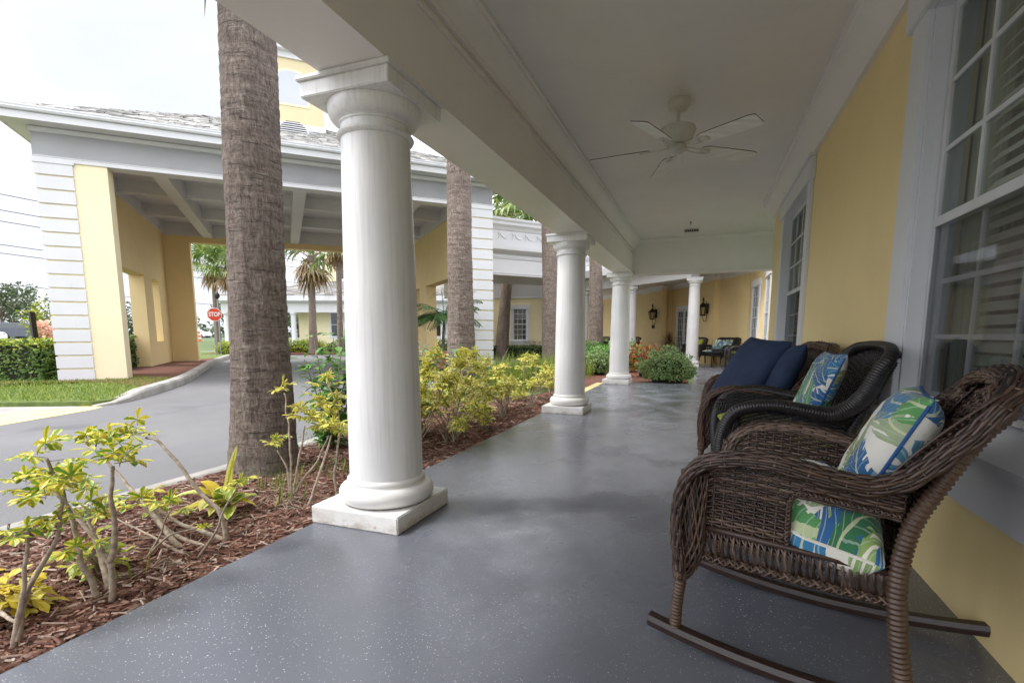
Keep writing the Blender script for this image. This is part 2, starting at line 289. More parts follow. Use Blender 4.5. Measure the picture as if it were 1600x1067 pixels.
# ---------------------------------------------------------------- mesh builder
class MB:
    def __init__(s): s.v=[];s.f=[];s.m=[];s.uv=[];s.has=False
    def add(s,vs,fs,m=0,uvs=None):
        o=len(s.v); s.v.extend(vs)
        for i,f in enumerate(fs):
            s.f.append(tuple(o+k for k in f)); s.m.append(m)
            if uvs: s.uv.extend(uvs[k] for k in f); s.has=True
            else: s.uv.extend((0.,0.) for k in f)
    def box(s,a,b,m=0):
        x0,y0,z0=a;x1,y1,z1=b
        if x0>x1:x0,x1=x1,x0
        if y0>y1:y0,y1=y1,y0
        if z0>z1:z0,z1=z1,z0
        s.add([(x0,y0,z0),(x1,y0,z0),(x1,y1,z0),(x0,y1,z0),(x0,y0,z1),(x1,y0,z1),(x1,y1,z1),(x0,y1,z1)],
              [(0,3,2,1),(4,5,6,7),(0,1,5,4),(1,2,6,5),(2,3,7,6),(3,0,4,7)],m); return s
    def bevbox(s,a,b,r=.006,m=0):
        import bmesh
        bm=bmesh.new(); bmesh.ops.create_cube(bm,size=1)
        for v in bm.verts: v.co=Vector([ (a[i]+b[i])/2+v.co[i]*abs(b[i]-a[i]) for i in range(3)])
        bmesh.ops.bevel(bm,geom=list(bm.edges),offset=r,segments=2,affect='EDGES')
        bm.verts.index_update()
        s.add([tuple(v.co) for v in bm.verts],[tuple(v.index for v in f.verts) for f in bm.faces],m); bm.free(); return s
    def lathe(s,c,prof,n=32,m=0):
        vs=[];fs=[]
        for r,z in prof:
            for k in range(n):
                t=2*math.pi*k/n; vs.append((c[0]+r*math.cos(t),c[1]+r*math.sin(t),c[2]+z))
        for i in range(len(prof)-1):
            for k in range(n):
                k2=(k+1)%n; fs.append((i*n+k,i*n+k2,(i+1)*n+k2,(i+1)*n+k))
        fs.append(tuple(range(n))[::-1]); fs.append(tuple((len(prof)-1)*n+k for k in range(n)))
        s.add(vs,fs,m); return s
    def tube(s,pts,r,n=6,m=0,flat=None,up=None):
        P=[Vector(p) for p in pts]; L=len(P)
        if L<2: return s
        rs=r if isinstance(r,(list,tuple)) else [r]*L
        t=(P[1]-P[0]).normalized(); ref=Vector(up) if up else (Vector((0,0,1)) if abs(t.z)<.9 else Vector((1,0,0)))
        nn=(ref-t*ref.dot(t)).normalized(); vs=[];fs=[]
        for i in range(L):
            t=(P[min(i+1,L-1)]-P[max(i-1,0)]); t=t.normalized() if t.length>1e-9 else Vector((0,0,1))
            base=Vector(up) if up else nn
            nn=(base-t*base.dot(t))
            nn=nn.normalized() if nn.length>1e-6 else Vector((1,0,0))
            bb=t.cross(nn)
            for k in range(n):
                a=2*math.pi*k/n+(math.pi/n if n==4 else 0)
                fl=flat or 1.
                vs.append(tuple(P[i]+nn*math.cos(a)*rs[i]*fl+bb*math.sin(a)*rs[i]))
        for i in range(L-1):
            for k in range(n):
                k2=(k+1)%n; fs.append((i*n+k,i*n+k2,(i+1)*n+k2,(i+1)*n+k))
        fs.append(tuple(range(n))[::-1]); fs.append(tuple((L-1)*n+k for k in range(n)))
        s.add(vs,fs,m); return s
    def prism(s,poly,z0,z1,m=0):
        n=len(poly); vs=[(x,y,z0) for x,y in poly]+[(x,y,z1) for x,y in poly]
        s.add(vs,[tuple(range(n))[::-1],tuple(range(n,2*n))]+[(k,(k+1)%n,n+(k+1)%n,n+k) for k in range(n)],m); return s
    def extr(s,prof,p0,p1,out,m=0):
        """profile [(outward,z)] swept from p0 to p1 (xy), out = unit outward xy"""
        n=len(prof); vs=[]
        for p in (p0,p1):
            for o,z in prof: vs.append((p[0]+out[0]*o,p[1]+out[1]*o,z))
        s.add(vs,[(k,(k+1)%n,n+(k+1)%n,n+k) for k in range(n)]+[tuple(range(n))[::-1],tuple(range(n,2*n))],m); return s
    def leaf(s,base,d,up,L,W,droop=.2,m=0,fold=.25):
        d=Vector(d).normalized(); up=Vector(up); side=d.cross(up)
        if side.length<1e-4: side=d.cross(Vector((1,0,0)))
        side.normalize(); up=side.cross(d).normalized(); B=Vector(base)
        def P(t,sx):
            w=W*.5*sx; return tuple(B+d*(L*t)+side*w+up*(abs(sx)*fold*W*.5-droop*L*t*t))
        vs=[P(0,0),P(.38,-.72),P(.38,0),P(.38,.72),P(.74,-1),P(.74,0),P(.74,1),P(1,0)]
        uv=[(.5,0),(0,.35),(.5,.35),(1,.35),(0,.7),(.5,.7),(1,.7),(.5,1)]
        s.add(vs,[(0,2,1),(0,3,2),(1,2,5,4),(2,3,6,5),(4,5,7),(5,6,7)],m,uv)
    def build(s,name,mats,parent=None,smooth=False,loc=None):
        me=bpy.data.meshes.new(name); me.from_pydata(s.v,[],s.f)
        if isinstance(mats,str): mats=[mats]
        for k in mats: me.materials.append(MATS[k])
        if len(mats)>1: me.polygons.foreach_set('material_index',s.m)
        if s.has:
            u=me.uv_layers.new(name='UVMap'); u.data.foreach_set('uv',[c for p in s.uv for c in p])
        if smooth: me.polygons.foreach_set('use_smooth',[True]*len(me.polygons))
        me.update(); o=bpy.data.objects.new(name,me); COL.objects.link(o)
        if parent: o.parent=parent
        if loc: o.location=loc
        return o
def smooth_auto(o,ang=40):
    me=o.data; me.polygons.foreach_set('use_smooth',[True]*len(me.polygons))
    me.set_sharp_from_angle(angle=R(ang)); return o
def tag(o,label=None,cat=None,group=None,kind=None):
    if label:o['label']=label
    if cat:o['category']=cat
    if group:o['group']=group
    if kind:o['kind']=kind
    return o
def thing(name,label,cat,loc=(0,0,0),rz=0,group=None):
    o=bpy.data.objects.new(name,None); COL.objects.link(o); o.location=loc; o.rotation_euler=(0,0,rz); o.empty_display_size=.2
    return tag(o,label,cat,group)
def kids(o): return [c for c in bpy.data.objects if c.parent==o]
def copy_tree(o,parent=None):
    c=o.copy(); COL.objects.link(c)
    if parent: c.parent=parent
    for ch in kids(o): copy_tree(ch,c)
    return c
def catmull(P,n):
    P=[Vector(p) for p in P]; Q=[P[0]*2-P[1]]+P+[P[-1]*2-P[-2]]; out=[]
    for i in range(1,len(Q)-2):
        a,b,c,d=Q[i-1:i+3]
        for k in range(n):
            t=k/n; out.append(.5*((2*b)+(c-a)*t+(2*a-5*b+4*c-d)*t*t+(3*b-a-3*c+d)*t**3))
    out.append(P[-1]); return out
def resample(P,step):
    P=[Vector(p) for p in P]; L=[0]
    for a,b in zip(P,P[1:]): L.append(L[-1]+(b-a).length)
    n=max(2,int(L[-1]/step)); out=[];j=0
    for i in range(n+1):
        t=L[-1]*i/n
        while j<len(L)-2 and L[j+1]<t: j+=1
        d=L[j+1]-L[j]; out.append(P[j].lerp(P[j+1],(t-L[j])/d if d>1e-9 else 0))
    return out,L[-1]
def struct(mb,name,mats,**k):
    o=mb.build(name,mats,**k); o['kind']='structure'; return o
# ================================================================ GROUND
PO=Vector((-17.74,9.24,0)); PA=R(44.5); PU=Vector((math.cos(PA),math.sin(PA),0)); PV=Vector((-math.sin(PA),math.cos(PA),0))
def uv(u,v): p=PO+PU*u+PV*v; return (p.x,p.y)
def terr(x,y):
    d=math.hypot(x,y); t=min(1,max(0,(d-50)/18)); return -.16+.84*t*t*(3-2*t)
mb=MB(); rad=[0,8,20,35,48,52,55,58,61,64,67,70,90,130,200,320,600,1200]; n=72
vs=[];fs=[]
for r in rad:
    for k in range(n):
        a=2*math.pi*k/n; x,y=r*math.cos(a),r*math.sin(a); vs.append((x,y,terr(x,y)))
for i in range(len(rad)-1):
    for k in range(n): fs.append((i*n+k,(i+1)*n+k,(i+1)*n+(k+1)%n,i*n+(k+1)%n))
mb.add(vs,fs); struct(mb,'ground','far_field')
def sheet(name,mat,polys,z,thick=.1):
    mb=MB()
    for p in polys:
        a=sum(p[i][0]*p[(i+1)%len(p)][1]-p[(i+1)%len(p)][0]*p[i][1] for i in range(len(p)))
        if a<0: p=p[::-1]
        mb.prism(p,z-thick,z)
    return struct(mb,name,mat)
sheet('driveway','asphalt',[[(-52,-30),(-4.3,-30),(-4.3,30),(-1,38),(-20,46),(-40,38)]],-.10)
curbL=[(-11.61,6.55),(-11.59,6.87),(-11.92,7.41),(-13.06,8.88),(-15.13,11.17),(-19.38,15.16),(-21.93,17.5),(-27.43,23.14),(-30.5,27.2),(-31.5,29.5)]
sheet('lawn','lawn',[curbL+[(-34,30.5),(-47,29),(-50,-2),(-22,2.4),(-13.6,5.6)]],.0,.1)
sheet('yellow_ramp','curb_yellow',[[(-10.53,4.61),(-9.7,2.0),(-11.5,1.6),(-12.1,5.25),(-11.75,6.5),(-11.35,6.6),(-11.1,6.3)]],-.094,.05)
sheet('concrete_path','concrete',[[(-12.1,5.25),(-11.5,1.6),(-14,1.2),(-13.4,5.7),(-11.75,6.5)]],-.090,.05)
def curb(name,path,w=.16,h=.13,mat='concrete',z=-.1,taper=True):
    pts,L=resample(catmull([(x,y,0) for x,y in path],6),.35); mb=MB(); vs=[];fs=[]
    for i,p in enumerate(pts):
        t=(pts[min(i+1,len(pts)-1)]-pts[max(i-1,0)]).normalized(); s=Vector((-t.y,t.x,0))
        hh=h*min(1,.15+i*.35/2.0) if taper else h
        for o,zz in ((-w/2,-.12),(-w/2,hh*.75),(-w/2+.035,hh),(w/2,hh),(w/2,-.12)):
            q=p+s*o; vs.append((q.x,q.y,z+zz))
    for i in range(len(pts)-1):
        for k in range(5): fs.append((i*5+k,i*5+(k+1)%5,(i+1)*5+(k+1)%5,(i+1)*5+k))
    fs.append((0,1,2,3,4)); fs.append(tuple(len(pts)*5-5+k for k in range(5))[::-1])
    mb.add(vs,fs); return struct(mb,name,mat)
curb('curb',curbL,w=.28,h=.2)
islA=[(-4.6,-6),(-4.62,0),(-4.66,3),(-4.75,5),(-5.3,8.2),(-6.2,10.6),(-7.6,13.6),(-9.0,16.2)]
pA=uv(11.4,0); pB=uv(11.4,11.2); pC=uv(13.2,12.6)
islA2=[pA,uv(11.35,5),pB,uv(12,12.4),pC,(-15.2,26.6),(-9.2,23.9),(-7.0,23.9),(-4.8,25.0)]
curb('curb',islA+islA2[:5]+[(-15.2,26.6),(-9.2,23.9),(-7,23.9)],w=.15,h=.07,taper=False)
full=islA+islA2+[(-3.6,25.0),(-.75,22.6),(-.3,14.75),(-2.58,14.6),(-2.58,-6)]
simple('mulch',(.24,.10,.065),(.10,.04,.026),scale=25,rough=.95,bs=.9,bscale=50,bdist=.03,detail=9,lo=.4,hi=.6)
sheet('mulch_bed','mulch',[full],-.050,.08)
sheet('mulch_bed','mulch',[[(-13.75,9.0),(-15.1,10.55),(-19.2,14.7),(-21.9,17.2),(-27,22.6),uv(0.6,11.6),uv(.3,.4),uv(-.3,-.35),uv(-3,-1.4),uv(-6,-3),(-23.8,6.6),(-19.4,8.15),(-17.2,8.85),(-16,9.4)]],.012,.05)
sheet('lawn','lawn',[[(-4.9,8.6),(-7.4,14),(-9.2,17.3),(-8.6,19.6),(-7.2,19.9),uv(14.5,3),uv(14.4,11),(-15,26.2),(-9.2,23.6),(-6.8,23.5),(-4.6,22.2),(-4.0,16),(-3.5,12.5),(-3.75,10)]],-.040,.03)
sheet('mulch_bed','mulch',[[(-12.6,28.95),(-9.15,30.05),(-5,31.6),(-5.5,33),(-13,30.4)]],.0,.15)
sheet('yellow_edging','curb_yellow',[[(-2.60,11.6),(-2.60,14.4),(-2.80,14.4),(-2.80,11.6)]],-.01,.1)
# street beyond
m_=MB(); 
def strip(p0,p1,w,z,mat,name):
    d=(Vector(p1)-Vector(p0)).normalized(); s=Vector((-d.y,d.x))*w/2; mb=MB()
    a,b=Vector(p0),Vector(p1); mb.add([(*(a-s),z),(*(b-s),z),(*(b+s),z),(*(a+s),z)],[(0,1,2,3)]); return struct(mb,name,mat)
strip((-120,-25),(-70,175),15,.70,'street_asphalt','street')
strip((-108.5,-27),(-60,167),1.6,.70,'concrete','pavement')
sheet('driveway','street_asphalt',[[(-31.7,29.5),(-27,33.5),(-33,42),(-47,52),(-60,50),(-47,33),(-34,30.7)]],-.09)

# porch floor
pf=[[(-2.58,-6),(1.22,-6),(1.22,14.75),(-2.58,14.75)],[(-.22,14.762),(2.6,14.762),(2.6,24.5),(-.22,24.5)],[(-.222,22.2),(-.222,24.5),(-.6,33),(-10,41),(-10,31.4),(-6.1,27.3),(-3.6,25.0)]]
o=sheet('porch_floor','flake_floor',[pf[0]],0,.2)
sheet('porch_floor','flake_floor',[pf[1]],.0,.2); sheet('porch_floor','flake_floor',[pf[2]],-.003,.2)

# ---- wood chips (near bed) as real pieces
def inpoly(x,y,p):
    c=False;j=len(p)-1
    for i in range(len(p)):
        if (p[i][1]>y)!=(p[j][1]>y) and x<(p[j][0]-p[i][0])*(y-p[i][1])/(p[j][1]-p[i][1])+p[i][0]: c=not c
        j=i
    return c
mb=MB()
bed=islA[:6]+[(-4,10.6),(-2.59,12),(-2.59,-6)]
cnt=0
while cnt<30000:
    y=.8+12*rnd()**1.9; x=ru(-5.6,-2.6)
    if not inpoly(x,y,bed) or x<-4.55-.1*max(0,y-4.5)*1.2: continue
    cnt+=1
    L=ru(.015,.05)*(1+ (rnd()<.08)*1.2); w=ru(.004,.011); h=ru(.002,.006)
    a=ru(0,math.pi) if rnd()<.5 else ru(.2,1.2)
    tilt=random.gauss(0,.22); z=-.046+abs(random.gauss(0,.012))
    if x<-2.6-.0 and x>-2.72: z+=.012
    d=Vector((math.cos(a)*math.cos(tilt),math.sin(a)*math.cos(tilt),math.sin(tilt))); s=Vector((-math.sin(a),math.cos(a),ru(-.3,.3))); u_=d.cross(s)*-1
    P=Vector((x,y,z)); vs=[tuple(P+d*L*p+s*w*q+Vector((0,0,h*r_))) for p,q,r_ in ((-1,-.8,0),(-1,.7,0),(1,-.7,0),(1,.9,0),(-.9,0,1.6),(.92,0,1.6))]
    mb.add(vs,[(0,2,5,4),(1,4,5,3),(0,4,1),(2,3,5)])
o=mb.build('wood_chips','wood_chip'); tag(o,'red brown shredded bark mulch spread over the planting bed','mulch',kind='stuff')

# ================================================================ PORCH BUILDING
XW=1.21; ZB=3.01; ZC=3.85
B=thing('porch_building','long yellow porch building with white ceiling, beams and sash windows','building')
WN=[(2.02,3.98),(7.76,9.86)]   # opening ranges in Y
segs=[];y=-3.6
for a,b in WN: segs.append((y,a)); y=b
segs.append((y,11.3))
mb=MB(); ZS,ZH=.84,3.30
for a,b in segs: mb.box((XW,a,-.2),(XW+.24,b,ZC+.0))
for a,b in WN: mb.box((XW,a,-.2),(XW+.24,b,ZS)); mb.box((XW,a,ZH),(XW+.24,b,ZC))
mb.build('wall','wall_yellow',B)
mb=MB(); mb.box((XW+.24,11.06,-.2),(2.0,11.3,4.1)); mb.build('return_wall','wall_yellow',B)
mb=MB(); mb.box((-2.35,-3.6,ZC),(XW+.3,14.6,ZC+.12)); mb.build('ceiling','porch_white',B)
mb=MB(); mb.box((-2.6,-3.6,ZC+.32),(XW+6,14.9,ZC+.5)); mb.box((-2.35,-3.6,ZC+.12),(XW+6,14.6,ZC+.32));mb.build('roof','roof_base',B)
mb=MB(); mb.box((-2.37,-3.6,ZB),(-1.87,14.6,ZC)); mb.box((-1.87,14.22,ZB-.06),(2.5,14.6,ZC)); mb.box((-1.87,14.17,ZB-.06),(2.5,14.22,ZB-.03));smooth_auto(mb.build('beam','porch_white',B))
# crown mouldings
cr=[(0,0),(.035,0),(.04,.03),(.03,.045),(.05,.07),(.10,.14),(.15,.185),(.17,.19),(.175,.22),(.195,.225),(.195,.26),(0,.26)]
mb=MB()
mb.extr([(o,ZC-.262+z) for o,z in cr],(-1.87,-3.6),(-1.87,14.22),(1,0))
mb.extr([(o*1.25,ZC-.285+z*1.09) for o,z in cr],(XW,-3.6),(XW,11.3),(-1,0))
mb.extr([(o*.4,ZC-.09+z*.34) for o,z in cr],(-1.87,14.22),(2.5,14.22),(0,-1))
mb.extr([(0,ZB+.50),(.02,ZB+.50),(.02,ZB+.53),(.008,ZB+.54),(0,ZB+.54)],(-1.87,-3.6),(-1.87,14.2),(1,0))
smooth_auto(mb.build('crown_moulding','porch_white',B),30)
def window(a,b,parent,near=False):
    cw=.25
    mb=MB()
    x=XW
    mb.bevbox((x-.035,b-.005,.80),(x+.0,b+cw-.01,ZH+.0),.004)
    mb.bevbox((x-.035,a-cw+.01,.80),(x+.0,a+.005,ZH+.0),.004)
    mb.bevbox((x-.06,a-cw-.05,ZH-.02),(x,b+cw+.05,ZH+.24),.006)
    mb.bevbox((x-.085,a-cw-.08,ZH+.24),(x,b+cw+.08,ZH+.275),.006)
    mb.box((x,a-.001,ZS),(x+.20,a+.03,ZH)); mb.box((x,b-.03,ZS),(x+.20,b+.001,ZH)); mb.box((x,a+.03,ZH-.03),(x+.2,b-.03,ZH+.001))
    w=smooth_auto(mb.build('window','trim_white',parent))
    mb=MB(); mb.add([(x-.10,a-cw-.02,.80),(x-.10,b+cw+.02,.80),(x-.10,b+cw+.02,.835),(x-.10,a-cw-.02,.835),(x+.2,a-cw-.02,.80),(x+.2,b+cw+.02,.80),(x+.2,b+cw+.02,.93),(x+.2,a-cw-.02,.93)],
        [(0,1,2,3),(3,2,6,7),(0,4,5,1),(0,3,7,4),(1,5,6,2),(4,7,6,5)][::1])
    mb.bevbox((x-.045,a-cw+.02,.56),(x+.002,b+cw-.02,.80),.005); mb.bevbox((x-.06,a-cw,.73),(x-.04,b+cw,.80),.004)
    mb.build('sill','trim_white',w)
    zm=2.03; y0,y1=a+.04,b-.04
    # upper sash (outer)
    def sash(x,z0,z1,rows,cols,fr=.055,mat='sash_white',nm='sash'):
        mb=MB(); mb.box((x,y0,z0),(x+.035,y0+fr,z1)); mb.box((x,y1-fr,z0),(x+.035,y1,z1)); mb.box((x,y0+fr,z0),(x+.035,y1-fr,z0+fr)); mb.box((x,y0+fr,z1-fr),(x+.035,y1-fr,z1))
        for i in range(1,cols):
            yy=y0+fr+(y1-y0-2*fr)*i/cols; mb.box((x+.006,yy-.014,z0+fr),(x+.03,yy+.014,z1-fr))
        for j in range(1,rows):
            zz=z0+fr+(z1-z0-2*fr)*j/rows; mb.box((x+.007,y0+fr,zz-.014),(x+.029,y1-fr,zz+.014))
        return mb.build(nm,mat,w)
    sash(x+.085,zm-.03,ZH-.03,3,4); sash(x+.128,.95,zm+.03,3,4,mat='sash_grey')
    mb=MB(); mb.box((x+.10,y0+.05,zm+.02),(x+.103,y1-.05,ZH-.08)); mb.build('glass','clear_glass',w)
    mb=MB(); mb.box((x+.145,y0+.05,1.0),(x+.148,y1-.05,zm-.02)); mb.build('glass','clear_glass',w)
    mb=MB(); mb.box((x+.092,y0+.02,.96),(x+.094,y1-.02,zm-.03)); mb.build('insect_screen','screen_glass',w)
    mb=MB()
    for (u0,u1,v0,v1) in ((y0,y0+.03,.95,zm-.03),(y1-.03,y1,.95,zm-.03)): mb.box((x+.088,u0,v0),(x+.1,u1,v1))
    mb.box((x+.088,y0+.03,.95),(x+.1,y1-.03,.985)); mb.build('screen_frame','sash_grey',w)
    # venetian blind
    mb=MB(); z=.98
    while z<ZH-.05:
        mb.add([(x+.162,y0+.02,z),(x+.162,y1-.42,z),(x+.20,y1-.42,z+.052),(x+.20,y0+.02,z+.052)],[(0,1,2,3)]); z+=.070
        pass
    mb.build('blind','blind_white',w)
    mb=MB(); vs=[];fs=[]; k=60
    for i in range(k+1):
        yy=y1-.62+(.62)*i/k; xx=x+.25+.02*math.sin(i*.9)+.008*math.sin(i*2.3); vs+= [(xx,yy,.9),(xx,yy,ZH-.02)]
    for i in range(k): fs.append((2*i,2*i+2,2*i+3,2*i+1))
    mb.add(vs,fs); mb.build('curtain','curtain',w,smooth=True)
    mb=MB(); mb.box((x+.9,a-.8,.0),(x+.92,b+.8,ZC)); mb.box((x+.24,a-.8,0),(x+.9,a-.78,ZC)); mb.box((x+.24,b+.78,0),(x+.9,b+.8,ZC)); mb.box((x+.24,a-.78,0),(x+.9,b+.78,.02)); mb.box((x+.24,a-.78,ZC-.03),(x+.9,b+.78,ZC-.01)); mb.build('room_back','room_dark',w)
    return w
for a,b in WN: window(a,b,B)
# ---- columns
def column(x,y,label,h=3.01,s=1.,first=[]):
    if first and abs(h-3.01)<.01:
        c=copy_tree(first[0]); c.location=(x,y,0); c['label']=label; return c
    t=thing('porch_column',label,'column',(x,y,0),0,'white round porch columns')
    mb=MB(); mb.bevbox((-.365*s-.04,-.365*s,0),(.365*s-.04,.365*s,.125),.008); smooth_auto(mb.build('plinth','plinth_white',t))
    def L(pr,name,n=64,mat='column_paint'):
        mb=MB(); mb.lathe((0,0,0),pr,n); return smooth_auto(mb.build(name,mat,t),50)
    tor=[(.30*s,.126)]+[((.285+.064*math.cos(a))*s,.195+.068*math.sin(a)) for a in [R(q) for q in range(-80,95,12)]]+[(.284*s,.268),(.280*s,.28),(.286*s,.285),(.286*s,.30),(.27*s,.315)]
    L(tor,'base',mat='plinth_white')
    H=h
    sh=[(.268*s,.31)]+[((.268-.034*((k/12)**1.6))*s,.31+(H-.335-.31)*k/12) for k in range(1,13)]
    L(sh,'shaft')
    r=.234*s; z=H-.335
    cap=[(r,z-.002),(r+.022*s,z+.004),(r+.030*s,z+.018),(r+.022*s,z+.032),(r+.004*s,z+.036),(r-.002,z+.045),(r-.002,z+.085),(r+.010*s,z+.09),(r+.010*s,z+.10),(r+.016*s,z+.105)]
    cap+=[((.234+.02+.062*math.sin(a))*s,z+.105+.098*(1-math.cos(a))) for a in [R(q) for q in range(12,91,13)]]+[(r+.080*s,z+.211)]
    L(cap,'capital')
    mb=MB(); mb.bevbox((-.345*s,-.335*s,H-.125),(.335*s,.335*s,H-.03),.006); mb.bevbox((-.36*s,-.36*s,H-.03),(.36*s,.36*s,H-.0005),.006); smooth_auto(mb.build('abacus','column_paint',t))
    if abs(h-3.01)<.01: first.append(t)
    return t
column(-2.20,3.16,'large white round column nearest the camera, standing on the grey porch edge beside the palm')
column(-2.18,8.72,'white round porch column, second along the porch edge, behind the row of yellow shrubs')
column(-2.17,14.3,'white round porch column at the far corner where the beams meet, beside the red croton')
c=column(-2.16,-2.5,'white round porch column behind the viewpoint')
for x,y,l in ((-.42,22.7,'slender far white column on the far porch next to the clipped round bush'),(-3.35,25.6,'far white column directly behind the corner column, beside a wall lantern'),(-6.15,27.7,'far white column just left of a palm trunk, farthest of the porch columns')):
    c=column(x,y,l,h=3.68,s=.92)
# ---- ceiling fan
def fan():
    fx,fy=-.36,6.08
    t=thing('ceiling_fan','white five-blade ceiling fan with dark edged blades hanging from the porch ceiling','ceiling fan',(fx,fy,ZC),0)
    def L(pr,name,m='fan_white'): mb=MB(); mb.lathe((0,0,0),pr,40); return smooth_auto(mb.build(name,m,t),45)
    L([(.11,-.0),(.118,-.01),(.115,-.06),(.09,-.10),(.04,-.115),(.02,-.12)],'canopy')
    L([(.018,-.10),(.018,-.27)],'downrod')
    L([(.04,-.25),(.12,-.265),(.18,-.285),(.19,-.32),(.18,-.34),(.17,-.38),(.15,-.42),(.12,-.45),(.07,-.46)],'motor_housing')
    L([(.09,-.46),(.10,-.47),(.10,-.52),(.06,-.54),(.02,-.55)],'switch_housing')
    mb=MB(); mb.tube([(.06,0,-.53),(.062,0,-.65)],.003,5); mb.build('pull_chain','gutter_paint',t)
    ang0=R(35)
    for k in range(5):
        a=ang0+k*R(72)
        mb=MB(); ca,sa=math.cos(a),math.sin(a); pitch=R(-15)
        def P(r,w,z): 
            r=r*.97; w=w*1.12; return (ca*r-sa*w*math.cos(pitch),sa*r+ca*w*math.cos(pitch),-.485+z+w*math.sin(pitch)-max(0,r-.35)*.03)
        outline=[(.30,-.055),(.36,-.075),(.6,-.082),(.93,-.088),(.985,-.075),(.985,.06),(.955,.088),(.6,.082),(.36,.075),(.30,.055)]
        n=len(outline); vs=[P(r,w,.004) for r,w in outline]+[P(r,w,-.004) for r,w in outline]
        mb.add(vs,[tuple(range(n)),tuple(range(n,2*n))[::-1]],0); mb.add(vs,[(k2,n+k2,n+(k2+1)%n,(k2+1)%n) for k2 in range(n)],1)
        b=mb.build('blade',['blade_white','blade_edge'],t)
        mb=MB(); 
        for w in (-.03,.03): mb.tube([P(.08,w*.4,.01),P(.2,w*1.0,-.008),P(.30,w*1.1,-.010),P(.40,w*.9,-.010)],.012,6,flat=.5)
        mb.tube([P(.29,-.035,-.012),P(.29,.035,-.012)],.01,6); mb.tube([P(.39,-.03,-.012),P(.41,0,-.012),P(.39,.03,-.012)],.01,6)
        mb.build('blade_bracket','fan_white',b)
fan()
t=thing('ceiling_vent','small dark slotted box fixture on the porch ceiling beyond the fan','vent',(-.38,13.3,ZC))
mb=MB(); mb.box((-.17,-.09,-.075),(.17,.09,0)); mb.build('housing','fan_white',t)
mb=MB()
for k in range(6): mb.box((-.14+k*.05,-.097,-.062),(-.105+k*.05,-.09,-.015))
mb.build('slot','black_metal',t)
mb=MB(); mb.lathe((0,0,0),[(.03,0),(.03,-.012),(.012,-.016),(.012,-.05),(.026,-.054),(.026,-.058)],14); o=mb.build('fire_sprinkler','steel',loc=(-.38,12.4,ZC)); tag(o,'tiny metal fire sprinkler head in the porch ceiling near the vent','sprinkler')
# ================================================================ PORTE COCHERE (local u,v,z)
T=thing('drive_through_canopy','large drive-through entrance canopy with yellow piers, white quoins and grey shingle roof','canopy',(PO.x,PO.y,0),PA)
W_=13.77; DV=11.5
mb=MB(); mb.box((.02,.02,-.15),(1.65,.58,6.2)); mb.build('pier','cream_stucco',T)
mb=MB(); mb.box((W_-1.65,.02,-.15),(W_-.02,.58,6.2)); mb.build('pier','cream_stucco',T)
# side walls with openings
def sidewall(x0,x1):
    mb=MB()
    op=[(2.4,7.0,-.2,3.82),(8.4,9.75,1.05,3.82)]
    mb.box((x0,.58,3.82),(x1,DV,7.1)); v=.58
    for a,b,z0,z1 in op:
        if a>v: mb.box((x0,v,-.15),(x1,a,3.82))
        if z0>0: mb.box((x0,a,-.15),(x1,b,z0))
        v=b
    mb.box((x0,v,-.15),(x1,DV,3.82)); return mb
sidewall(.35,.88).build('side_wall','yellow_stucco',T); sidewall(W_-.88,W_-.35).build('side_wall','yellow_stucco',T)
mb=MB(); mb.box((.02,DV,-.15),(2.0,DV+.5,7.1)); mb.box((W_-2.0,DV,-.15),(W_-.02,DV+.5,7.1)); mb.box((2.0,DV,5.95),(W_-2.0,DV+.5,7.1)); mb.build('rear_wall','yellow_stucco',T)
# quoins
def quoins(u0,u1,side):
    mb=MB(); n=16; h=(6.2+.05)/n
    for k in range(n):
        z0=-.05+k*h; mb.bevbox((u0,-.035,z0+.024),(u1,.3,z0+h-.024),.006)
    return mb.build('quoins','white_paint',T)
quoins(-.02,.86,0); quoins(W_-.86,W_+.02,1)
mb=MB(); mb.box((W_-.85,-.06,6.14),(W_+.05,.3,6.22)); mb.build('pier_cap','white_paint',T)
mb=MB(); mb.box((-.05,-.06,6.14),(.9,.3,6.22)); mb.build('pier_cap','white_paint',T)
# entablature
mb=MB(); pr=[(0,6.2),(.02,6.2),(.02,6.30),(.035,6.31),(.035,6.33),(.0,6.34),(0,6.96),(.03,6.98),(.05,7.08),(0,7.1)]
e=.02
mb.extr(pr,(-e,0),(W_+e,0),(0,-1)); mb.extr(pr,(-e,DV+.5),(-e,0),(-1,0)); mb.extr(pr,(W_+e,0),(W_+e,DV+.5),(1,0))
mb.box((0,0.002,6.201),(W_,.5,7.1)); mb.box((0,.5,6.2),(.35,DV+.5,7.1)); mb.box((W_-.35,.5,6.2),(W_,DV+.5,7.1)); mb.build('entablature','white_paint',T)
mb=MB(); ov=.55; mb.box((-ov,-ov,7.10),(W_+ov,DV+.5+ov,7.14)); mb.build('soffit','white_paint',T)
mb=MB()
for a,b,o_ in (((-ov,-ov),(W_+ov,-ov),(0,-1)),((-ov,DV+.5+ov),(-ov,-ov),(-1,0)),((W_+ov,-ov),(W_+ov,DV+.5+ov),(1,0)),((W_+ov,DV+.5+ov),(-ov,DV+.5+ov),(0,1))):
    mb.extr([(0,7.08),(.025,7.08),(.025,7.27),(0,7.27)],a,b,o_)
mb.build('fascia','white_paint',T)
mb=MB()
for a,b,o_ in (((-ov-.14,-ov-.14),(W_+ov+.14,-ov-.14),(0,1)),((-ov-.14,DV+.5+ov),(-ov-.14,-ov-.14),(1,0)),((W_+ov+.14,-ov-.14),(W_+ov+.14,DV+.5+ov),(-1,0))):
    mb.extr([(0,7.42),(.0,7.39),(.015,7.36),(.01,7.33),(.04,7.285),(.11,7.275),(.11,7.40),(.10,7.40),(.10,7.30),(.03,7.30),(.02,7.42)],a,b,o_)
